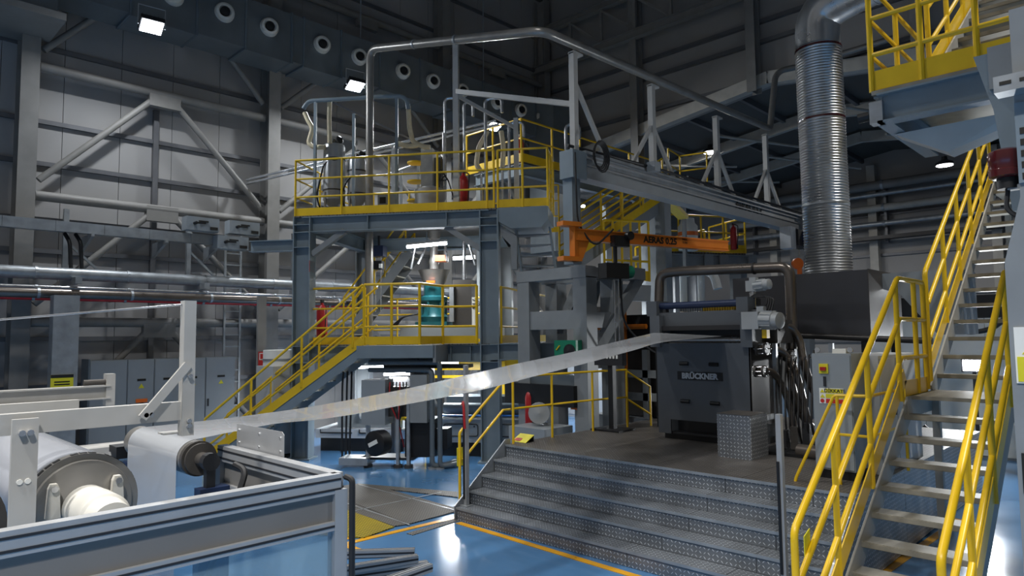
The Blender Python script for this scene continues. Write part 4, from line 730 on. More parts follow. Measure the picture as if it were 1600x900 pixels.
# landing and stair on the front
MB(T).box(-2.55, -.9, -1.0, -.1, 2.4, 2.44).build('landing', 'tread', tw); MB(T).box(-2.5, -.88, -1.04, -1.0, 2.19, 2.44).build('landing_edge', 'bluegrey', tw); MB(T).box(-.92, -.86, -1.04, -.1, 2.1, 2.44).build('landing_edge', 'greypaint', tw)
stairs(tw, T, (-5.75, -1.0, .15), (-2.7, -1.0, 2.3), 12, (0, 1, 0), .78, .24, 'tread', 'bluegrey', .03, .3)
for v in (-1.02, -.2):
    a, b = V((-5.8, v, 0)), V((-2.38, v, 2.45)); up = V((0, 0, 1))
    h_ = MB(T).tube([a, a+up*.95, b+up*1.22], .026, 8, .04).build('handrail', 'yellow', tw, True)
    for f in (.64, .34): MB(T).tube([a+up*.95*f+V((.1, 0, .1)), b+up*1.22*f], .022, 8).build('knee_rail', 'yellow', h_, True)
    for t_ in (.3, .62, .94): p = a.lerp(b, t_); MB(T).cyl(p+up*.1, p+up*(.95+.27*t_), .026, n=8).build('post', 'yellow', h_, True)
    MB(T).beam(a+up*.2+V((.2, 0, .1)), b+up*.1, .012, .16).build('toe_board', 'yellow', h_)
# inner stair from the lower to the upper deck
stairs(tw, T, (-4.0, 2.0, 2.7), (-2.5, 2.0, 4.6), 9, (0, 1, 0), .7, .2, 'tread', 'greypaint', .03, .22)
for v in (1.98, 2.72): railing(tw, [(-4.05, v, 2.65), (-2.45, v, 4.7)], T, .95, (1, .6), [2], False, .024, .024)
MB(T).box(UL+.195, UL+.2, -.16, .1, 4.05, 4.3).build('fire_sticker', 'sign_red', tw)
# ------------------------------------------------------------------ equipment on the upper deck
def hopper(name, lab, u, v, z0, z1, r):
    t = thing(name, lab, 'hopper', TW(u, v, z0), 'steel hoppers on the tower upper deck')
    MB(T).lathe((u, v, z0+.35), (0, 0, 1), [(0, r*.35), (.18, r), (z1-z0-.4, r), (z1-z0-.35, r*.9), (z1-z0-.33, .001)], 24).build('vessel', 'hopper_steel', t, True)
    MB(T).cyl((u, v, z0), (u, v, z0+.35), r*.3, n=14).build('outlet', 'machine_dk', t, True)
    for k in range(3): a = k*2.1; MB(T).beam((u+math.cos(a)*r, v+math.sin(a)*r, z0), (u+math.cos(a)*r, v+math.sin(a)*r, z0+.7), .04, .04).build('leg', 'stainless', t)
    MB(T).cyl((u, v, z1), (u+.05, v, z1+.12), .07, n=12).build('vacuum_head', 'machine_dk', t, True); MB(T).lathe((u+.12, v-.03, z1+.1), (1, -.5, .3), [(0, .09), (.05, .1), (.1, .04)], 14).build('pressure_motor', 'black', t, True)
    for f in (.25, .8): MB(T).cyl((u, v, z0+.4+(z1-z0-.5)*f), (u, v, z0+.43+(z1-z0-.5)*f), r+.012, n=24).build('clamp_ring', 'machine_side', t, True)
    MB(T).tube([(u-r, v-.1, z0+.2), (u-r-.1, v-.2, z0+.6), (u-r*.6, v-r*.9, z1-.45), (u+r*.7, v-r*.9, z1-.4)], .02, 8, .15).build('hose', 'rubber', t, True)
hopper('vacuum_hopper', 'taller cylindrical steel hopper at the left end of the upper deck', -3.85, .9, ZD+.03, 7.15, .25)
hopper('vacuum_hopper', 'shorter cylindrical steel hopper right beside the taller one', -3.3, .95, ZD+.03, 6.78, .22)
t = thing('mixing_silo', 'wide steel dosing silo with slim column on the upper deck', 'silo', TW(-1.6, 1.2, ZD+.03), 'steel hoppers on the tower upper deck')
MB(T).lathe((-1.6, 1.2, ZD+.04), (0, 0, 1), [(0, .2), (.1, .37), (.72, .37), (.76, .3), (.8, .16)], 28).build('vessel', 'hopper_steel', t, True)
MB(T).box(-1.78, -1.5, 1.05, 1.35, 6.06, 7.0).build('dosing_column', 'galv', t); MB(T).box(-1.45, -1.3, 1.0, 1.3, 6.06, 6.75).build('valve_block', 'machine_dk', t); MB(T).cyl((-1.24, 1.1, 6.1), (-1.24, 1.1, 7.35), .04, n=10).build('riser_pipe', 'steel', t, True)
for k in range(3): MB(T).lathe((-1.95, 1.2, 5.75+.45*k), (0, 0, 1), [(0, .05), (.03, .2), (.07, .2), (.1, .05)], 16).build('yellow_impeller_cover', 'yellow', t, True)
for k in range(4): MB(T).tube([(-1.4+.06*k, 1.0, 6.2), (-1.3+.06*k, .9, 6.5-.1*k), (-1.1, .95, 6.2), (-.95, 1.1, 5.6)], .015, 6, .12).build('cable', 'rubber', t, True)
t = thing('deck_control_box', 'grey control box on a stand on the upper deck', 'control box', TW(-2.6, 1.2, ZD+.03)); MB(T).box(-2.85, -2.4, 1.1, 1.3, 5.5, 6.0).build('case', 'cabinet', t); MB(T).box(-2.65, -2.6, 1.15, 1.25, ZD+.03, 5.5).build('stand', 'galv', t); MB(T).box(-2.8, -2.65, 1.09, 1.1, 5.75, 5.9).build('display', 'ink', t)
def extinguisher(lab, base, h=.62, r=.085):
    b = V(base); t = thing('fire_extinguisher', lab, 'extinguisher', b, 'red fire extinguishers')
    MB().lathe(b, (0, 0, 1), [(0, r*.9), (.02, r), (h*.8, r), (h*.9, r*.7), (h*.95, r*.3), (h, r*.3)], 16).build('cylinder', 'red', t, True)
    MB().box(b.x-.03, b.x+.03, b.y-.03, b.y+.03, b.z+h, b.z+h*1.08).build('valve_head', 'black', t)
    MB().tube([b+V((.03, 0, h*1.03)), b+V((r*1.5, 0, h*.95)), b+V((r*1.5, -.02, h*.5)), b+V((r*1.2, -.02, h*.2))], .014, 6, .05).build('hose', 'rubber', t, True)
    MB().cyl(b+V((r*1.2, -.02, h*.2)), b+V((r*1.2, -.02, h*.02)), .025, n=8).build('horn', 'black', t, True)
p = PT(724, 304, .6); extinguisher('red fire extinguisher on the tower upper deck', TW(p.x, .6, ZD+.03), .95, .13)
p = PT(503, 530, .5); extinguisher('red fire extinguisher on the tower lower deck by the stair', TW(p.x, .5, ZL), .95, .12)
q = P(828, 672, d=13.4); extinguisher('red fire extinguisher on a post behind the platform railing', q, .8, .09); MB().box(q.x-.04, q.x+.04, q.y+.1, q.y+.18, 0, q.z+.7).build('mounting_post', 'greypaint', bpy.data.objects['fire_extinguisher.002'])
p = P(1147, 390, z=5.15); extinguisher('red fire extinguisher on the far railed platform', p, .75, .1)
p = P(812, 268, z=7.07); extinguisher('red fire extinguisher on the high rear platform', p, .95, .13)
# conveying pipe frame with cream hoses
t = thing('hose_gantry', 'blue grey tube gantry carrying cream hoses above the hoppers', 'gantry', TW(-3, .6, ZD+.03))
g0 = [PT(*q, .5) for q in ((488, 229), (481, 226), (476, 205), (474, 170), (482, 158), (600, 151), (628, 150), (637, 158), (638, 170))]
MB(T).tube(g0[3:], .05, 10, .12).build('top_pipe', 'bluegrey', t, True)
for px, pt_, pb_ in ((493, 157, 330), (620, 150, 326), (553, 178, 280)):
    a = PT(px, pt_, .5); MB(T).box(a.x-.03, a.x+.03, .47, .53, ZD+.03, a.z).build('post', 'bluegrey', t)
a, b = PT(520, 160, .55), PT(700, 245, 1.4); MB(T).beam(a, b, .04, .04).build('diagonal_bar', 'girt', t); a2 = PT(640, 240, 1.1)
for pts in (((476, 176), (482, 190), (489, 200), (484, 216), (482, 224), (490, 230), (508, 230)), ((515, 157), (514, 180), (515, 224)), ((638, 166), (640, 200), (645, 222), (664, 230), (672, 230)), ((621, 224), (640, 229), (655, 226))):
    MB(T).tube([PT(*q, .62) for q in pts], .055, 10, .1).build('cream_hose', 'hose', t, True)
cp_ = thing('conveying_pipe', 'long steel conveying pipe running over the tower and crane beam', 'pipe', TW(-2.62, .3, 2.6))
v0 = PT(578, 85, .3); MB(T).cyl((v0.x, .3, ZL), (v0.x, .3, ZD-.4), .09, n=16).build('riser_lower', 'stainless', cp_, True)
k1, k2, k3 = P(848, 48, x=-7.9), P(1200, 200, x=-7.9), P(1212, 112, x=-7.9)
MB().tube([TW(v0.x, .3, ZD-.4), TW(v0.x, .3, 9.15), k1, k2, V((-7.9, k2.y+.15, k2.z+.05)), k3, V((-7.3, k3.y+.5, k3.z+.15)), V((-5, k3.y+1, k3.z+.4))], .085, 14, .3, 7).build('pipe_run', 'stainless', cp_, True)
for f in (.3, .55): c = TW(v0.x, .3, 9.15).lerp(k1, f); d = (k1-c).normalized(); MB().cyl(c, c+d*.05, .1, n=14).build('coupling', 'galv', cp_, True)
for i, (px, py, pb) in enumerate(((712, 60, 332),)):
    a = PT(px, py, .12); q = thing('white_pipe_post', 'tall white post on the tower deck carrying the conveying pipe', 'post', TW(a.x, .12, ZD+.03))
    MB(T).box(a.x-.06, a.x+.06, .06, .18, ZD+.03, a.z).build('post', 'white_metal', q); s0_ = PT(712, 143, .12); s1_ = P(895, 163, x=-7.95); MB().beam(T @ s0_, s1_, .09, .1).build('strut', 'white_metal', q)
    a_, b_ = PT(715, 150, .12), PT(806, 200, .6); MB(T).beam(a_, b_, .06, .07).build('diagonal', 'white_metal', q); c_ = PT(806, 185, .6); MB(T).box(c_.x-.05, c_.x+.05, .55, .65, ZD+.03, c_.z).build('rear_post', 'white_metal', q)
for lab, p0, p1 in (('upper one of two long shiny tubes rising behind the hoppers', (385, 281), (775, 188)), ('lower one of two long shiny tubes rising behind the hoppers', (385, 287), (780, 194)), ('short shiny tube rising between the hoppers and the dosing silo', (600, 275), (690, 243))):
    a, b = PT(*p0, 2.6), PT(*p1, 2.6); tb = thing('inclined_tube', lab, 'pipe', TW(a.x, 2.6, a.z)); MB(T).cyl(a, b, .035, n=10).build('tube', 'steel', tb, True)
    for f in (.3, .6): c = a.lerp(b, f); MB(T).box(c.x-.03, c.x+.03, 2.57, 2.63, ZD+.03, c.z).build('support', 'galv', tb)
for lab, px0, px1, pt_ in (('slim steel hoop pipe just left of the white pipe post', 695, 716, 154), ('slim steel hoop pipe just right of the white pipe post', 725, 739, 160), ('slim steel hoop pipe in front of the farthest floodlight', 758, 784, 155), ('slim steel hoop pipe by the corner of the high rear platform', 795, 818, 192), ('slim steel hoop pipe behind the crane beam end', 884, 905, 195)):
    a, b = PT(px0, pt_, 1.4), PT(px1, pt_, 1.4); hp = thing('hoop_pipe', lab, 'pipe', TW(a.x, 1.4, ZD+.03), 'hoop pipes on the tower upper deck'); MB(T).tube([(a.x, 1.4, ZD+.03), (a.x, 1.4, a.z), (b.x, 1.4, a.z), (b.x, 1.4, a.z-.35)], .035, 8, .12).build('pipe_run', 'steel', hp, True); MB(T).cyl((a.x, 1.4, ZD+.03), (a.x, 1.4, ZD+.06), .07, n=10).build('foot_flange', 'galv', hp)
for lab, pts in (('left cream hose hanging below the farthest floodlight', ((762, 205), (748, 230), (744, 258), (752, 268))), ('right cream hose hanging below the farthest floodlight', ((783, 205), (787, 230), (785, 262)))): hq = thing('cream_hose', lab, 'hose', TW(*PT(*pts[-1], 1.6)), 'cream hoses by the farthest floodlight'); MB(T).tube([PT(*q, 1.6) for q in pts], .06, 8, .1).build('hose', 'hose', hq, True); e = PT(*pts[-1], 1.6); MB(T).cyl((e.x, 1.6, ZD+.03), (e.x, 1.6, e.z), .03, n=8).build('stub_pipe', 'steel', hq)
# ------------------------------------------------------------------ extruder feed unit on the lower deck
t = thing('extruder_feed', 'teal extruder feed unit with steel hopper and orange valve on the lower deck', 'extruder', TW(-1.6, 1.5, ZL))
MB(T).box(-2.3, .0, 1.1, 2.0, ZL+.1, ZL+.38).build('base_frame', 'cabinet', t)
for u in (-2.2, -1.2, -.2): MB(T).box(u-.05, u+.05, 1.2, 1.9, ZL, ZL+.1).build('foot', 'machine_dk', t)
MB(T).box(-1.95, -1.2, 1.15, 1.8, ZL+.38, ZL+.5).build('flange_plate', 'teal', t); MB(T).lathe((-1.58, 1.45, ZL+.5), (0, 0, 1), [(0, .3), (.12, .32), (.2, .26), (.45, .26), (.5, .32), (.58, .32), (.62, .24), (.95, .24)], 22).build('feed_housing', 'teal', t, True)
for k in range(6): a = k*math.pi/3+.3; MB(T).box(-1.58+math.cos(a)*.28-.02, -1.58+math.cos(a)*.28+.02, 1.45+math.sin(a)*.28-.02, 1.45+math.sin(a)*.28+.02, ZL+.5, ZL+1.1).build('rib', 'teal', t)
MB(T).lathe((-1.58, 1.45, 3.7), (0, 0, 1), [(0, .22), (.05, .22), (.45, .36), (.47, .38), (.48, .1), (.6, .1), (.68, .12), (.8, .09), (1.2, .09), (1.22, .14), (1.4, .14)], 26).build('hopper', 'stainless', t, True)
MB(T).box(-1.66, -1.46, 1.08, 1.12, 3.84, 3.9).build('sticker', 'orange_br', t); MB(T).box(-1.5, -1.25, 1.2, 1.5, 4.36, 4.5).build('orange_valve', 'orange_br', t, label='bright orange valve actuator')
MB(T).box(-1.1, -.65, 1.3, 1.7, ZL+.4, 3.92).build('drive_column', 'machine_side', t); MB(T).cyl((-.85, 1.45, 3.92), (-.85, 1.45, 4.85), .045, n=12).build('drive_shaft', 'steel', t, True); MB(T).box(-1.15, -1.05, 1.2, 1.3, ZL+.5, 3.8).build('side_channel', 'galv', t); MB(T).box(-.62, -.55, 1.2, 1.4, ZL+.4, 3.5).build('side_channel', 'paper', t)
for a, b in (((-2.1, 1.3, 4.2), (-2.0, 1.3, 4.7)), ((-.55, 1.3, 4.25), (-.7, 1.3, 4.75)), ((-1.9, 1.2, 4.3), (-1.75, 1.4, 4.75)), ((-1.2, 1.2, 4.35), (-1.3, 1.4, 4.8))): MB(T).cyl(a, b, .03, n=8).build('gas_strut', 'steel', t, True)
for k in range(3): MB(T).tube([(-.6, 1.2, ZL+1.0-.1*k), (-.35, 1.1, ZL+.9), (-.25, 1.1, ZL+.42)], .015, 6, .1).build('cable', 'rubber', t, True)
for k in range(3): MB(T).tube([(-2.35-.05*k, 1.0, ZL+.42), (-2.2, 1.0, ZL+.62), (-1.8, 1.1, ZL+.7)], .02, 6, .1).build('cable', 'rubber', t, True)
t = thing('chain_hoist', 'blue chain hoist hanging below the tower top beam', 'hoist', TW(-2.85, 1.2, 4.6)); MB(T).box(-3.0, -2.7, 1.05, 1.35, 4.5, 4.75).build('body', 'navy', t); MB(T).box(-2.95, -2.75, 1.1, 1.3, 4.2, 4.4).build('hook_block', 'black', t); MB(T).box(-2.8, -2.73, 1.05, 1.1, 4.22, 4.32).build('label_plate', 'paper', t)
for u in (-2.93, -2.8): MB(T).cyl((u, 1.2, 3.2), (u, 1.2, 4.6), .012, n=6).build('chain', 'steel', t)
MB(T).cyl((-2.85, 1.2, 4.75), (-2.85, 1.2, 5.0), .03, n=8).build('suspension', 'machine_dk', t)
t = thing('fluorescent_lamp', 'bright fluorescent tube below the tower top beam', 'lamp', TW(-1.6, .6, 4.6)); a, b = PT(636, 386, .6), PT(698, 380, .6); MB(T).cyl(a, b, .035, n=10).build('tube', 'tube_glow', t); MB(T).beam(a+V((0, 0, .06)), b+V((0, 0, .06)), .1, .05).build('fixture', 'white_metal', t); lamp_light('tube_light', T @ ((a+b)/2-V((0, 0, .06))), t, 40, .5); MB(T).cyl((a+b)/2+V((0, 0, .08)), (a+b)/2+V((0, 0, .3)), .015, n=6).build('hanger', 'galv', t)
for lab, p0, p1, v, e in (('fluorescent tube glowing behind the dosing hopper', (708, 404), (742, 402), 3.0, 50), ('fluorescent tube seen through the grey trestle', (856, 470), (880, 468), 5.5, 60), ('fluorescent tube right of the grey trestle', (941, 469), (957, 468), 7, 60), ('fluorescent tube above the yellow rear stair', (894, 318), (914, 323), 7, 40), ('fluorescent tube under the far deck behind the jib', (966, 430), (994, 427), 8, 60)):
    t = thing('rear_fluorescent_lamp', lab, 'lamp', TW(*PT(*p0, v)), 'fluorescent tubes behind the tower'); a, b = PT(*p0, v), PT(*p1, v); MB(T).cyl(a, b, .04, n=8).build('tube', 'tube_glow', t); MB(T).beam(a+V((0, 0, .07)), b+V((0, 0, .07)), .1, .05).build('fixture', 'white_metal', t); lamp_light('tube_light', T @ ((a+b)/2-V((0, 0, .07))), t, e, .5)
for lab, p0, p1, v, e in (('fluorescent tube under the lower deck above the extruder skid', (690, 566), (716, 566), 1.6, 90), ('fluorescent tube added under the lower deck at a bright reflection behind the stair', (560, 574), (600, 573), 2.4, 90), ('fluorescent tube behind the motor stand below the tower', (600, 585), (640, 584), .5, 80)):  # tube behind the stair is added at a reflection, to brighten the skids
    t = thing('underdeck_lamp', lab, 'lamp', TW(*PT(*p0, v)), 'fluorescent tubes under the lower deck'); a, b = PT(*p0, v), PT(*p1, v); MB(T).cyl(a, b, .03, n=8).build('tube', 'tube_glow', t); MB(T).beam(a+V((0, 0, .06)), b+V((0, 0, .06)), .1, .05).build('fixture', 'white_metal', t); lamp_light('tube_light', T @ ((a+b)/2-V((0, 0, .06))), t, e, .5)
    for q in (a, b): MB(T).cyl(q+V((0, 0, .08)), V((q.x, q.y, 2.43)), .012, n=6).build('hanger', 'galv', t)
# ------------------------------------------------------------------ extruders and stands under the tower
t = thing('extruder_skid', 'pale grey extruder skid with black edged doors under the tower', 'machine', TW(-.9, 1, 0))
a0, a1 = PT(686, 655, .6), PT(800, 705, .6)
MB(T).box(-1.3, 1.0, .6, 1.9, .3, a0.z).build('body', 'skid', t); MB(T).box(-1.25, .95, .65, 1.85, 0, .3).build('plinth', 'black', t); MB(T).box(-1.35, 1.05, .55, 1.95, a0.z, a0.z+.03).build('top_sheet', 'cabinet_lt', t)
for u0, u1 in ((-1.15, -.35), (-.28, .5)):
    d = MB(T).box(u0, u1, .585, .6, .42, a0.z-.08).build('door', 'cabinet', t); c = [(u0+.02, .58, .44), (u1-.02, .58, .44), (u1-.02, .58, a0.z-.1), (u0+.02, .58, a0.z-.1), (u0+.02, .58, .5)]
    MB(T).tube(c, .012, 6, .06).build('door_seal', 'black', d, True)
    for u in (u0+.1, u1-.1): MB(T).cyl((u, .585, a0.z-.15), (u, .575, a0.z-.15), .018, n=8).build('lock', 'black', d)
MB(T).cyl((-1.2, .9, a0.z+.2), (.9, .9, a0.z+.2), .13, n=14).build('barrel', 'bluegrey', t, True); MB(T).cyl((-1.2, .62, a0.z+.08), (.8, .62, a0.z+.08), .02, n=8).build('blue_hose', 'blue', t, True); MB(T).box(-1.2, .9, 1.1, 1.8, a0.z+.03, a0.z+.45).build('barrel_cover', 'bluegrey_dk', t)
for u in (-.8, -.3): MB(T).prism([(u, .76, a0.z+.3), (u+.1, .76, a0.z+.3), (u+.05, .76, a0.z+.38)], (0, .01, 0)).build('heat_sign', 'orange_br', t)
t = thing('rear_extruder_skid', 'second pale grey skid partly hidden behind the motor stand', 'machine', TW(-3.2, 1.5, 0))
b0 = PT(490, 670, 1.0); MB(T).box(-4.3, -2.1, 1.0, 2.3, .3, b0.z).build('body', 'skid', t); MB(T).box(-4.2, -2.2, 1.05, 2.25, 0, .3).build('plinth', 'black', t)
for u0, u1 in ((-3.25, -2.5), (-4.2, -3.4)): d = MB(T).box(u0, u1, .985, 1.0, .4, b0.z-.06).build('door', 'cabinet', t); MB(T).tube([(u0+.02, .98, .42), (u1-.02, .98, .42), (u1-.02, .98, b0.z-.08), (u0+.02, .98, b0.z-.08), (u0+.02, .98, .5)], .012, 6, .06).build('door_seal', 'black', d, True)
MB(T).box(-3.9, -2.3, 1.3, 2.1, b0.z, b0.z+.5).build('gear_case', 'cabinet', t); MB(T).cyl((-3.3, 1.25, b0.z+.3), (-2.6, 1.2, b0.z+.35), .1, n=12).build('feed_pipe', 'paper', t, True); MB(T).tube([(-2.5, 1.2, b0.z+.1), (-2.3, 1.15, b0.z+.3), (-2.0, 1.2, b0.z+.2)], .08, 8, .1).build('yellow_elbow', 'yellow', t, True)
ms = thing('motor_stand', 'grey pump stand with round black motor below the film', 'machine', TW(-1.9, -.7, 0))
q0 = PT(567, 655, -.7)
MB(T).box(-2.45, -1.95, -.9, -.4, .85, 1.75).build('cabinet', 'cabinet', ms); MB(T).box(-1.45, -1.1, -.85, -.4, .9, 1.85).build('cabinet', 'greypaint', ms); MB(T).box(-1.95, -1.45, -.7, -.45, 1.0, 1.6).build('rear_plate', 'machine_side', ms)
for u in (-2.35, -1.72, -1.5): MB(T).box(u-.03, u+.03, -.82, -.72, .05, 1.4).build('leg', 'galv', ms); MB(T).cyl((u, -.77, 0), (u, -.77, .06), .09, n=12).build('foot', 'machine_side', ms)
MB(T).lathe((-2.05, -.72, .5), (-.35, -1, 0), [(0, .2), (.02, .25), (.28, .25), (.3, .21), (.31, .001)], 22).build('motor', 'black', ms, True); c = V((-2.05, -.72, .5))+V((-.35, -1, 0)).normalized()*.32; MB(T).beam(c+V((-.1, .03, -.04)), c+V((.1, -.04, .06)), .012, .08).build('motor_label', 'paper', ms)
MB(T).box(-1.6, -1.0, -.7, -.1, .2, .95).build('gear_drive', 'black', ms); MB(T).box(-1.0, -.75, -.6, -.2, .35, .75).build('drive_end', 'machine_dk', ms); MB(T).box(-2.5, -1.4, -.8, -.3, .15, .2).build('base_rail', 'machine_dk', ms)
MB(T).box(-2.9, -2.3, -.95, -.5, .06, .2).build('drip_tray', 'galv', ms)
for k in range(6): MB(T).tube([(-1.9+.07*k, -.75, 1.7), (-1.88+.07*k, -.85, 1.3), (-1.7, -.8, .9), (-1.6, -.75, .4)], .014, 6, .12).build('cable', 'rubber' if k % 3 else 'red', ms, True)
MB(T).box(-2.2, -.4, -.3, .3, 1.95, 2.02).build('top_bracket', 'black', ms); MB(T).box(-1.75, -1.35, -.2, .2, 1.85, 2.1).build('gear_head', 'black', ms)
for k in range(3): MB(T).tube([(-3.0+.09*k, -.5, 1.9), (-3.0+.1*k, -.55, 1.6), (-3.02+.08*k, -.5, .1)], .022, 6, .1).build('hanging_hose', 'rubber', ms, True)
for k, (px, lab) in enumerate(((675, 'left one of two grey vertical pipes reaching the blue floor'), (687, 'right one of two grey vertical pipes reaching the blue floor'))):
    a = PT(px, 580-12*k, -.85); u = a.x; tp = thing('water_pipe', lab, 'pipe', TW(u, -.85, 0), 'vertical water pipes below the film'); MB(T).tube([(-2.4, -.6, a.z+.02), (u, -.85, a.z+.02), (u, -.85, .06), (u+.2, -.75, .06), (u+.35, -.3, .06)], .05, 12, .1).build('pipe_run', 'bluegrey_dk', tp, True)
    MB(T).cyl((u, -.85, .0), (u, -.85, .03), .09, n=12).build('foot_flange', 'galv', tp)
for lab, u, v, w_, z0, z1, m in (('dark machine block behind the film under the lower deck', -1.9, .5, .9, 1.2, 2.0, 'black'), ):
    t = thing('gear_block', lab, 'machine', TW(u, v, 0)); MB(T).box(u-w_/2, u+w_/2, v, v+.5, z0, z1).build('housing', m, t); MB(T).box(u-.15, u+.15, v-.1, v, z1-.1, z1+.3).build('motor_block', m, t)
    for uu in (u-.4, u+.4): MB(T).box(uu-.04, uu+.04, v+.1, v+.3, 0, z0).build('leg', 'machine_dk', t)
yb = thing('yellow_guard_beam', 'bright yellow guard beam behind the machinery under the lower deck', 'railing', TW(-.8, 3.2, 0))
MB(T).box(-2.3, .8, 3.0, 3.05, 1.75, 2.05).build('upper_panel', 'yellow', yb); MB(T).box(-2.3, .8, 2.98, 3.03, 1.55, 1.62).build('lower_panel', 'yellow', yb)
for u in (-2.2, -1.2, -.2, .7): MB(T).box(u-.04, u+.04, 2.95, 3.05, 0, 2.1).build('post', 'yellow', yb)
# ================================================================== TRESTLE, CRANE BEAM, JIB
tr = thing('crane_trestle', 'grey steel trestle carrying the jib crane and beam post', 'trestle', (-8.7, 10.5, 0))
for x, y in ((-9.45, 10.15), (-8.0, 10.15), (-9.45, 11.0), (-8.0, 11.0)): MB().box(x-.16, x+.16, y-.16, y+.16, 0, 3.7).build('post', 'greypaint', tr)
MB().box(-9.62, -7.84, 9.98, 10.3, 3.68, 3.9).build('head_beam', 'greypaint', tr); MB().box(-9.62, -7.84, 10.85, 11.17, 3.68, 3.9).build('head_beam', 'greypaint', tr)
for x in (-9.46, -8.0): MB().box(x-.16, x+.16, 10.3, 10.85, 3.68, 3.88).build('side_beam', 'greypaint', tr)
MB().box(-9.3, -8.16, 10.02, 10.28, 2.72, 3.08).build('tie_beam', 'greypaint', tr); MB().box(-9.3, -8.16, 10.02, 10.28, 1.55, 1.85).build('tie_beam', 'bluegrey_dk', tr); MB().box(-8.1, -7.9, 10.3, 10.85, 2.74, 3.04).build('tie_beam', 'greypaint', tr)
MB().beam((-9.2, 11., 2.9), (-8.75, 11., 3.7), .2, .22).build('diagonal', 'greypaint', tr); MB().beam((-8.6, 10.9, 2.9), (-8.3, 10.9, 3.7), .2, .22).build('diagonal', 'greypaint', tr); MB().beam((-7.98, 10.45, 2.3), (-7.6, 11.4, 3.75), .16, .18).build('diagonal', 'greypaint', tr); MB().box(-7.84, -7.4, 10.9, 11.3, 3.66, 3.88).build('outrigger', 'greypaint', tr)
s_ = P(896, 640, y=9.97); MB().prism([(s_.x-.08, 9.985, s_.z), (s_.x+.08, 9.985, s_.z), (s_.x, 9.985, s_.z+.14)], (0, -.006, 0)).build('warning_sticker', 'orange_br', tr)
mb_ = thing('crane_beam', 'long silver grey monorail crane beam slanting back to the spiral duct', 'crane beam', (-7.9, 12, 5.5))
MB().box(-8.05, -7.83, 9.62, 9.86, 3.9, 5.5).build('end_post', 'bluegrey', mb_); MB().box(-8.06, -7.74, 9.55, 9.95, 5.48, 6.0).build('end_box', 'bluegrey', mb_)
MB().box(-8.05, -7.75, 9.9, 20.2, 5.52, 5.72).build('lower_flange_box', 'greypaint', mb_); MB().box(-8.0, -7.8, 9.9, 20.2, 5.72, 5.98).build('web', 'galv', mb_); MB().box(-8.08, -7.72, 9.9, 20.2, 5.98, 6.03).build('top_flange', 'galv', mb_)
for z in (5.76, 5.9): MB().box(-7.8, -7.76, 9.9, 20.2, z, z+.03).build('rail_lip', 'alu', mb_)
MB().box(-8.1, -7.7, 20.0, 20.3, 3.0, 6.0).build('far_post', 'galv', mb_); MB().box(-8.2, -7.6, 19.9, 20.3, 0, 3.0).build('far_base', 'greypaint', mb_)
c = P(1180, 328, x=-7.77); text('logo_text', 'AERAS 0.5 t', .3, 'ink', mb_, (-7.79, c.y-.3, 5.83), (0, 1, 0), (0, 0, 1), depth=.002, bold=.008)
MB().tube([(-7.9, 9.6, 6.1), (-7.7, 12, 6.08), (-7.7, 16, 6.08), (-7.7, 20, 6.08)], .03, 6).build('cable_run', 'rubber', mb_, True); MB().tube([(-7.95, 9.9, 6.12), (-7.95, 20, 6.12)], .025, 6).build('cable_run', 'rubber', mb_, True)
for k in range(4): r = .17+.02*k; MB().tube([V((-7.6, 10.15+.03*k, 5.95))+V((0, math.cos(a)*r, math.sin(a)*r*1.3)) for a in [j*math.pi/8 for j in range(17)]], .016, 6).build('cable_coil', 'rubber', mb_, True)
MB().tube([(-7.65, 9.5, 5.9), (-7.6, 9.45, 5.3), (-7.62, 9.5, 4.6), (-7.4, 9.7, 4.15), (-7.2, 10., 4.5)], .018, 6, .2).build('loop_cable', 'rubber', mb_, True)
MB().box(-7.7, -7.5, 11.9, 12.1, 5.95, 6.15).build('junction_box', 'cabinet', mb_)
tr2 = thing('trolley_hoist', 'dark hoist trolley hanging at the far end of the crane beam', 'hoist', P(1240, 372, x=-7.6)); c = P(1243, 372, x=-7.6)
MB().box(c.x-.2, c.x+.2, c.y-.3, c.y+.7, c.z-.25, c.z+.2).build('body', 'machine_dk', tr2); MB().lathe((c.x+.2, c.y+.15, c.z), (1, -.3, 0), [(0, .2), (.06, .2), (.08, .1), (.1, .001)], 16).build('drum_cover', 'navy', tr2, True); MB().box(c.x-.15, c.x+.15, c.y-.7, c.y-.35, c.z-.35, c.z+.25).build('counterweight', 'cabinet_lt', tr2); MB().cyl((c.x, c.y, c.z+.2), (c.x, c.y, 5.52), .05, n=8).build('hanger', 'machine_dk', tr2)
hk = P(1249, 412, x=-7.6); MB().cyl((hk.x, hk.y, hk.z), (hk.x, hk.y, c.z-.25), .012, n=6).build('chain', 'steel', tr2); MB().lathe((hk.x-.08, hk.y, hk.z-.0), (1, -.8, 0), [(0, .16), (.1, .16), (.12, .001)], 18).build('hook_block', 'orange_br', tr2, True, label='round orange hook block'); MB().box(hk.x-.05, hk.x+.05, hk.y-.05, hk.y+.05, hk.z-.4, hk.z-.12).build('hook_shank', 'orange_br', tr2); MB().lathe((hk.x-.04, hk.y, hk.z-.5), (1, -.8, 0), [(0, .12), (.06, .12)], 14).build('hook', 'black', tr2, True)
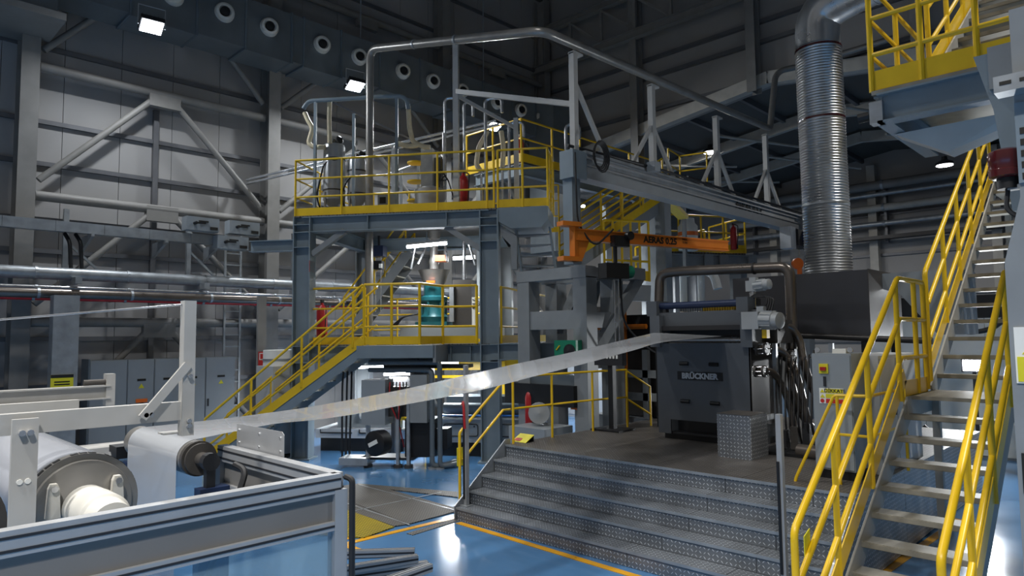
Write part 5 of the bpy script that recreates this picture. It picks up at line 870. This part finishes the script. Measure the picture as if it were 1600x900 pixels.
for px, pt_, lab in ((895, 75, 'white stand nearest the tower carrying the conveying pipe'), (1017, 127, 'second white stand on the crane beam carrying the conveying pipe'), (1118, 177, 'third white stand on the crane beam in front of the hanging lamp'), (1195, 206, 'white stand nearest the spiral duct carrying the conveying pipe')):
    a = P(px, pt_, x=-7.9); q = thing('pipe_stand', lab, 'stand', (-7.9, a.y, 6.03), 'white pipe stands on the crane beam')
    MB().box(-7.96, -7.84, a.y-.06, a.y+.06, 6.03, a.z-.1).build('post', 'white_metal', q); MB().box(-7.97, -7.83, a.y-.06, a.y+.22, a.z-.12, a.z-.08).build('pipe_saddle', 'white_metal', q)
    for s in (-1, 1):
        if px > 900 or s > 0: MB().beam((-7.9, a.y, 7.1 if px > 900 else 7.4), (-7.9, a.y+s*(.85 if px > 900 else 1.0), 6.05), .07, .07).build('splayed_leg', 'white_metal', q)
jb = thing('jib_crane', 'orange jib crane arm with black lettering pivoting on the trestle', 'jib crane', (-7.65, 9.75, 4))
j0, j1 = P(893, 365, x=-7.55), P(1135, 382, d=14.0)
j0 = P(897, 365, d=12.15)
jz = j0.z-.02
MB().beam((j0.x, j0.y, jz), (j1.x, j1.y, jz), .1, .17).build('arm', 'orange', jb); dj = V((j1.x-j0.x, j1.y-j0.y, 0)).normalized(); nj = V((dj.y, -dj.x, 0))
MB().beam(V((j0.x, j0.y, jz+.095)), V((j1.x, j1.y, jz+.095)), .16, .02).build('top_flange', 'orange', jb); MB().beam(V((j0.x, j0.y, jz-.095)), V((j1.x, j1.y, jz-.095)), .16, .02).build('bottom_flange', 'orange', jb)
MB().beam((j0.x, j0.y, jz-.48), (j0.x, j0.y, jz+.2), .12, .12).build('pivot_post', 'orange', jb)
for z in (jz-.44, jz+.18): MB().beam(V((j0.x, j0.y, z))-dj*.3, V((j0.x, j0.y, z))+dj*.1, .2, .08).build('bearing_bracket', 'orange', jb)
MB().prism([V((j0.x, j0.y, jz-.1))+nj*.04, V((j0.x, j0.y, jz-.42))+nj*.04, V((j0.x, j0.y, jz-.42))+dj*.16+nj*.04, V((j0.x, j0.y, jz-.1))+dj*.3+nj*.04], -nj*.08).build('web_gusset', 'orange', jb)
Lj = (V((j1.x, j1.y, 0))-V((j0.x, j0.y, 0))).length; c = V((j0.x, j0.y, jz))+dj*(Lj*.52)+nj*.054
text('logo_text', 'AERAS 0.25', .17, 'ink', jb, c, dj, (0, 0, 1), depth=.002, bold=.006); text('logo_text', 'MAX\nTON', .06, 'ink', jb, c+dj*.62+V((0, 0, .03)), dj, (0, 0, 1), depth=.002)
ph = V((j0.x, j0.y, jz))+dj*(Lj*.24)
hh = thing('electric_hoist', 'black electric hoist with green cap hanging from the orange jib', 'hoist', ph-V((0, 0, .5))); MB().beam(ph-dj*.15+nj*.12+V((0, 0, -.08)), ph+dj*.2+nj*.12+V((0, 0, -.08)), .12, .2).build('trolley', 'black', hh); MB().cyl(ph+nj*.15+dj*.18+V((0, 0, .02)), ph+nj*.25+dj*.18+V((0, 0, .02)), .08, n=14).build('wheel', 'black', hh, True)
MB().beam(ph-dj*.3+V((0, 0, -.62)), ph+dj*.22+V((0, 0, -.62)), .25, .28).build('body', 'black', hh); MB().cyl(ph+dj*.22+V((0, 0, -.62)), ph+dj*.36+V((0, 0, -.62)), .12, n=14).build('end_cap', 'green', hh, True); MB().cyl(ph-V((0, 0, .5)), ph-V((0, 0, .14)), .04, n=8).build('hook_link', 'machine_dk', hh)
for s in (-.03, .06): MB().cyl(ph+dj*s-V((0, 0, 2.3)), ph+dj*s-V((0, 0, .7)), .012, n=6).build('chain', 'steel', hh)
MB().tube([ph+dj*.1-V((0, 0, .7)), ph+dj*.15-V((0, 0, 1.6)), ph+dj*.8-V((0, 0, 2.1)), ph+dj*1.2-V((0, 0, 2.2))], .02, 6, .3).build('control_cable', 'rubber', hh, True)
gm = P(888, 545, y=9.9); g = thing('green_motor', 'green geared motor hanging on the trestle just above the film', 'motor', gm); MB().box(gm.x-.26, gm.x+.26, gm.y-.1, 9.98, gm.z-.18, gm.z+.16).build('housing', 'green', g); MB().lathe((gm.x+.12, gm.y-.1, gm.z-.04), (0, -1, 0), [(0, .13), (.03, .13), (.03, .07), (.05, .001)], 16).build('shaft_ring', 'black', g, True); MB().beam((gm.x-.2, gm.y-.11, gm.z-.02), (gm.x-.12, gm.y-.11, gm.z+.06), .02, .02).build('yellow_lever', 'yellow', g)
# monitor stand on the platform
mp = P(958, 672, z=PZ); t = thing('monitor_stand', 'slim black monitor stand on the platform left of the machine', 'stand', mp); MB().box(mp.x-.05, mp.x+.05, mp.y-.05, mp.y+.05, PZ+.03, PZ+1.15).build('pole', 'black', t); MB().prism([mp+V((-.3, -.25, 0)), mp+V((.3, -.25, 0)), mp+V((.3, .25, 0)), mp+V((-.3, .25, 0))], (0, 0, .03)).build('base_plate', 'black', t); MB().box(mp.x-.32, mp.x+.28, mp.y-.08, mp.y+.05, PZ+1.12, PZ+1.36).build('console', 'machine_dk', t)
for k in range(6): MB().box(mp.x-.2+.07*k, mp.x-.16+.07*k, mp.y-.085, mp.y-.08, PZ+1.24, PZ+1.3).build('key', 'paper', t)
# ================================================================== HIGH REAR PLATFORM, FAR PLATFORMS
hp2 = thing('rear_high_platform', 'high rear platform with yellow rails in front of the wall duct', 'platform', (-12.5, 14, 0)); zz = 7.05
MB().box(-13.6, -11.82, 12.52, 18.5, zz-.04, zz).build('deck', 'grate_dark', hp2); MB().ibeam((-11.86, 12.5, zz-.2), (-11.86, 18.5, zz-.2), .16, .3).build('edge_beam', 'bluegrey', hp2); MB().ibeam((-13.6, 12.56, zz-.2), (-11.8, 12.56, zz-.2), .16, .3).build('edge_beam', 'bluegrey', hp2)
railing(hp2, [(-13.9, 12.5, zz), (-11.82, 12.5, zz), (-11.82, 18.5, zz)], None, 1.12, (1, .55), [2, 5], r=.028, pw=.028, toe_h=.22)
for x, y in ((-13.5, 12.7), (-11.95, 18.3), (-13.5, 18.3)): MB().box(x-.12, x+.12, y-.12, y+.12, 0, zz-.04).build('column', 'greypaint', hp2)
yl = thing('small_access_cage', 'small yellow railed access point beyond the white stand', 'railing', P(1045, 290, z=6.6)); a = P(1045, 282, y=17.5)
railing(yl, [a, a+V((-.2, 1.0, 0)), a+V((.6, 1.2, 0))], None, .95, (1, .5), [1, 1], False, .026, .026); MB().box(a.x-.3, a.x+.7, a.y-.1, a.y+1.3, a.z-.05, a.z).build('deck', 'grate_dark', yl)
MB().box(a.x+.1, a.x+.2, a.y+.5, a.y+.6, 0, a.z-.05).build('post', 'greypaint', yl)
rsr = thing('rear_stair', 'yellow railed rear stair climbing behind the orange jib', 'staircase', (-10.5, 15.5, 0))
A_, B_ = P(905, 400, d=17), P(1035, 312, d=18.2); d2 = V((B_.x-A_.x, B_.y-A_.y, 0)).normalized(); n2 = V((-d2.y, d2.x, 0))
stairs(rsr, None, A_, B_, 13, n2, 1.0, .24, 'tread', 'greypaint', .03, .34)
for off in (-.03, 1.0): railing(rsr, [A_+n2*off, B_+n2*off], None, 1.1, (1, .66, .33), [4], True, .028, .028, toe_h=.2)
MB().box(A_.x-.1, A_.x+.1, A_.y-.1, A_.y+.1, 0, A_.z-.2).build('support_leg', 'greypaint', rsr); MB().box(B_.x-.15, B_.x+.15, B_.y-.15, B_.y+.15, 0, B_.z-.1).build('support_leg', 'greypaint', rsr)
MB().beam(B_+V((0, 0, .1)), P(1068, 340, d=19), .3, .1).build('down_stringer', 'yellow', rsr)
fp = thing('far_platform', 'far grey platform with yellow rails above the casting machine', 'platform', (-10.5, 19, 0))
L0, L1 = P(1025, 392, z=5.15), P(1165, 396, z=5.15); df = (L1-L0).normalized(); nf = V((-df.y, df.x, 0))
MB().prism([L0, L1, L1+nf*2.5, L0+nf*2.5], (0, 0, -.05)).build('deck', 'grate_dark', fp); MB().ibeam(L0-V((0, 0, .35)), L1+df*.3-V((0, 0, .35)), .2, .55, .03).build('edge_beam', 'greypaint', fp)
for f in (.55, .72, 1.05): p = L0.lerp(L1, f)-V((0, 0, .35)); MB().beam(p-df*.15-nf*.12, p+df*.15-nf*.12, .06, .55).build('web_plate', 'greypaint', fp)
railing(fp, [L0, L1, L1+nf*2.0], None, 1.15, (1, .55, .15), [4, 2], True, .03, .032, toe_h=.25)
railing(fp, [L0+nf*2.3+df*.5-V((0, 0, .6)), L1+nf*2.3+V((0, 0, .1))], None, 1.0, (1, .55), [3], False, .04, .04)
for f in (0.02, .95): p = L0.lerp(L1, f)+nf*.2; MB().box(p.x-.2, p.x+.2, p.y-.2, p.y+.2, 0, 4.55 if f > .5 else 6.8).build('column', 'greypaint', fp)
for f in (.5, .75): p = L0.lerp(L1, f)+nf*1.8; MB().box(p.x-.2, p.x+.2, p.y-.2, p.y+.2, 0, 5.1).build('column', 'cabinet_lt', fp)
q = P(1075, 372, d=21); t = thing('white_tank', 'small white cylinder tank on the far platform', 'tank', V((q.x, q.y, 5.15))); MB().lathe((q.x, q.y, 5.15), (0, 0, 1), [(0, .28), (.02, .3), (.75, .3), (.85, .22), (1.0, .2), (1.02, .001)], 20).build('shell', 'paper', t, True); MB().cyl((q.x, q.y, 5.6), (q.x, q.y, 5.72), .305, n=20).build('label_band', 'orange_br', t)
q = P(1085, 440, d=19); t = thing('white_valve_tree', 'white branched valve pipes above the machine roller head', 'pipe', (q.x, q.y, 3.2))
for dx_ in (-.35, .2): MB().cyl((q.x+dx_, q.y, 3.1), (q.x+dx_, q.y, 4.4), .1, n=12).build('riser', 'paper', t, True); MB().cyl((q.x+dx_, q.y, 3.1), (q.x+dx_, q.y, 3.2), .25, n=14).build('flange', 'yellow', t, True)
MB().tube([(q.x-.35, q.y, 4.3), (q.x+.2, q.y, 4.4), (q.x+.7, q.y-.2, 4.2), (q.x+.8, q.y-.2, 3.8)], .12, 10, .2).build('cross_pipe', 'paper', t, True); MB().box(q.x-.8, q.x+.8, q.y-.3, q.y+.4, 0, 3.1).build('pedestal', 'machine_dk', t)
ld = thing('caged_platform', 'yellow railed lower platform behind the hoist chains', 'platform', (-10, 14.5, 0)); a, b = P(945, 437, d=17), P(1015, 440, d=17)
railing(ld, [a, b], None, 1.5, (1, .66, .33), [5], True, .03, .03, toe_h=.25); MB().beam(a-V((0, 0, .3)), b-V((0, 0, .3)), .2, .4).build('edge_beam', 'greypaint', ld)
for f in (0, 1): p = a.lerp(b, f); MB().box(p.x-.12, p.x+.12, p.y, p.y+.2, 0, p.z-.5).build('column', 'greypaint', ld)
# dark extruder line and machinery behind the film, between trestle and casting machine
t = thing('main_extruder', 'black extruder barrel line behind the film left of the casting machine', 'machine', (-8, 13.5, 0)); a, b = P(945, 515, d=14.5), P(1030, 505, d=13.2)
MB().box(min(a.x, b.x), max(a.x, b.x)+.2, 11.6, 12.5, 2.3, 3.0).build('barrel_cover', 'black', t); q = P(941, 490, y=11.9); MB().cyl((q.x, 11.9, 1.9), (q.x, 11.9, 3.2), .27, n=20).build('melt_filter', 'stainless', t, True); MB().tube([P(934, 512, y=11.5), P(1010, 510, y=11.5)], .05, 8).build('orange_rail', 'orange', t, True)
for px in (963, 975): c = P(px, 480, y=11.5); MB().box(c.x-.03, c.x+.03, 11.48, 11.54, 0.2, c.z).build('orange_post', 'orange', t)
c0, c1 = P(960, 479, y=11.5), P(977, 479, y=11.5); MB().box(c0.x, c1.x, 11.48, 11.54, c0.z-.03, c0.z+.03).build('orange_cap', 'orange', t)
MB().box(-9.0, -7.56, 11.6, 12.8, 0, .95).build('base_cabinet', 'cabinet', t); MB().box(-8.6, -6.9, 11.75, 12.4, .97, 2.3).build('frame_block', 'machine_side', t)
for x in (-8.3, -7.6, -7.0): MB().box(x-.06, x+.06, 11.5, 11.6, .95, 2.3).build('frame_post', 'greypaint', t)
for z in (1.3, 1.75): MB().box(-8.4, -6.8, 11.5, 11.58, z, z+.15).build('frame_rail', 'greypaint', t)
t = thing('gear_pump', 'grey pump motor with round flange behind the platform railing', 'pump', P(845, 655, z=.6)); q = P(842, 645, d=12.8); MB().lathe(q, (1, -1, 0), [(-.5, .14), (0, .15), (.02, .2), (.06, .2), (.06, .1), (.1, .001)], 20).build('motor', 'motor', t, True); MB().box(q.x-.5, q.x+.4, q.y-.3, q.y+.5, 0, q.z-.25).build('pedestal', 'cabinet', t); MB().box(q.x-1.2, q.x+.6, q.y+.3, q.y+.6, q.z+.1, q.z+.5).build('dark_beam', 'black', t)
# far machinery walls that close the view below the decks
for k, od in enumerate(('first', 'second', 'third', 'fourth', 'fifth', 'last')):
    x = -15.5+1.05*k; t = thing('rear_cabinet', od+' cabinet from the left in the pale row at the back', 'cabinet', (x+.5, 17.5, 0), 'pale cabinets at the back under the decks'); MB().box(x, x+1.0, 17.22, 17.9, 0, 2.15).build('body', 'cabinet_lt', t); MB().box(x+.02, x+.98, 17.2, 17.22, .08, 2.12).build('door', 'cabinet_lt', t); MB().prism([(x+.45, 17.19, 1.7), (x+.57, 17.19, 1.7), (x+.51, 17.19, 1.8)], (0, .008, 0)).build('warning_triangle', 'sign_yellow', t)
# services on the far wall
for z, r, m, lab in ((7.3, .12, 'galv', 'lowest grey pipe along the far wall behind the spiral duct'), (8.0, .16, 'frame_light', 'pale thick pipe along the far wall behind the spiral duct'), (8.6, .1, 'galv', 'thin grey pipe above the pale one on the far wall'), (9.0, .2, 'frame', 'thickest and topmost pipe along the far wall')):
    t = thing('far_wall_pipe', lab, 'pipe', (-3, 32.3, z), 'pipes along the far wall'); MB().cyl((-16, 32.3, z), (10, 32.3, z), r, n=10).build('pipe_run', m, t, True)
    for k in range(5): MB().cyl((-14+5*k, 32.3, z), (-13.9+5*k, 32.3, z), r+.02, n=10).build('clamp', 'galv', t)
t = thing('far_cable_tray', 'dark cable tray with hangers along the far wall', 'cable tray', (-3, 32.3, 6.6)); MB().box(-16, 10, 32.0, 32.5, 6.6, 6.75).build('tray', 'pipe_dk', t)
for k in range(9): MB().box(-15+3*k, -14.9+3*k, 32.55, 32.9, 6.5, 9.2).build('hanger', 'girt', t)
for o in bpy.data.objects:
    if '_o' in o: del o['_o']
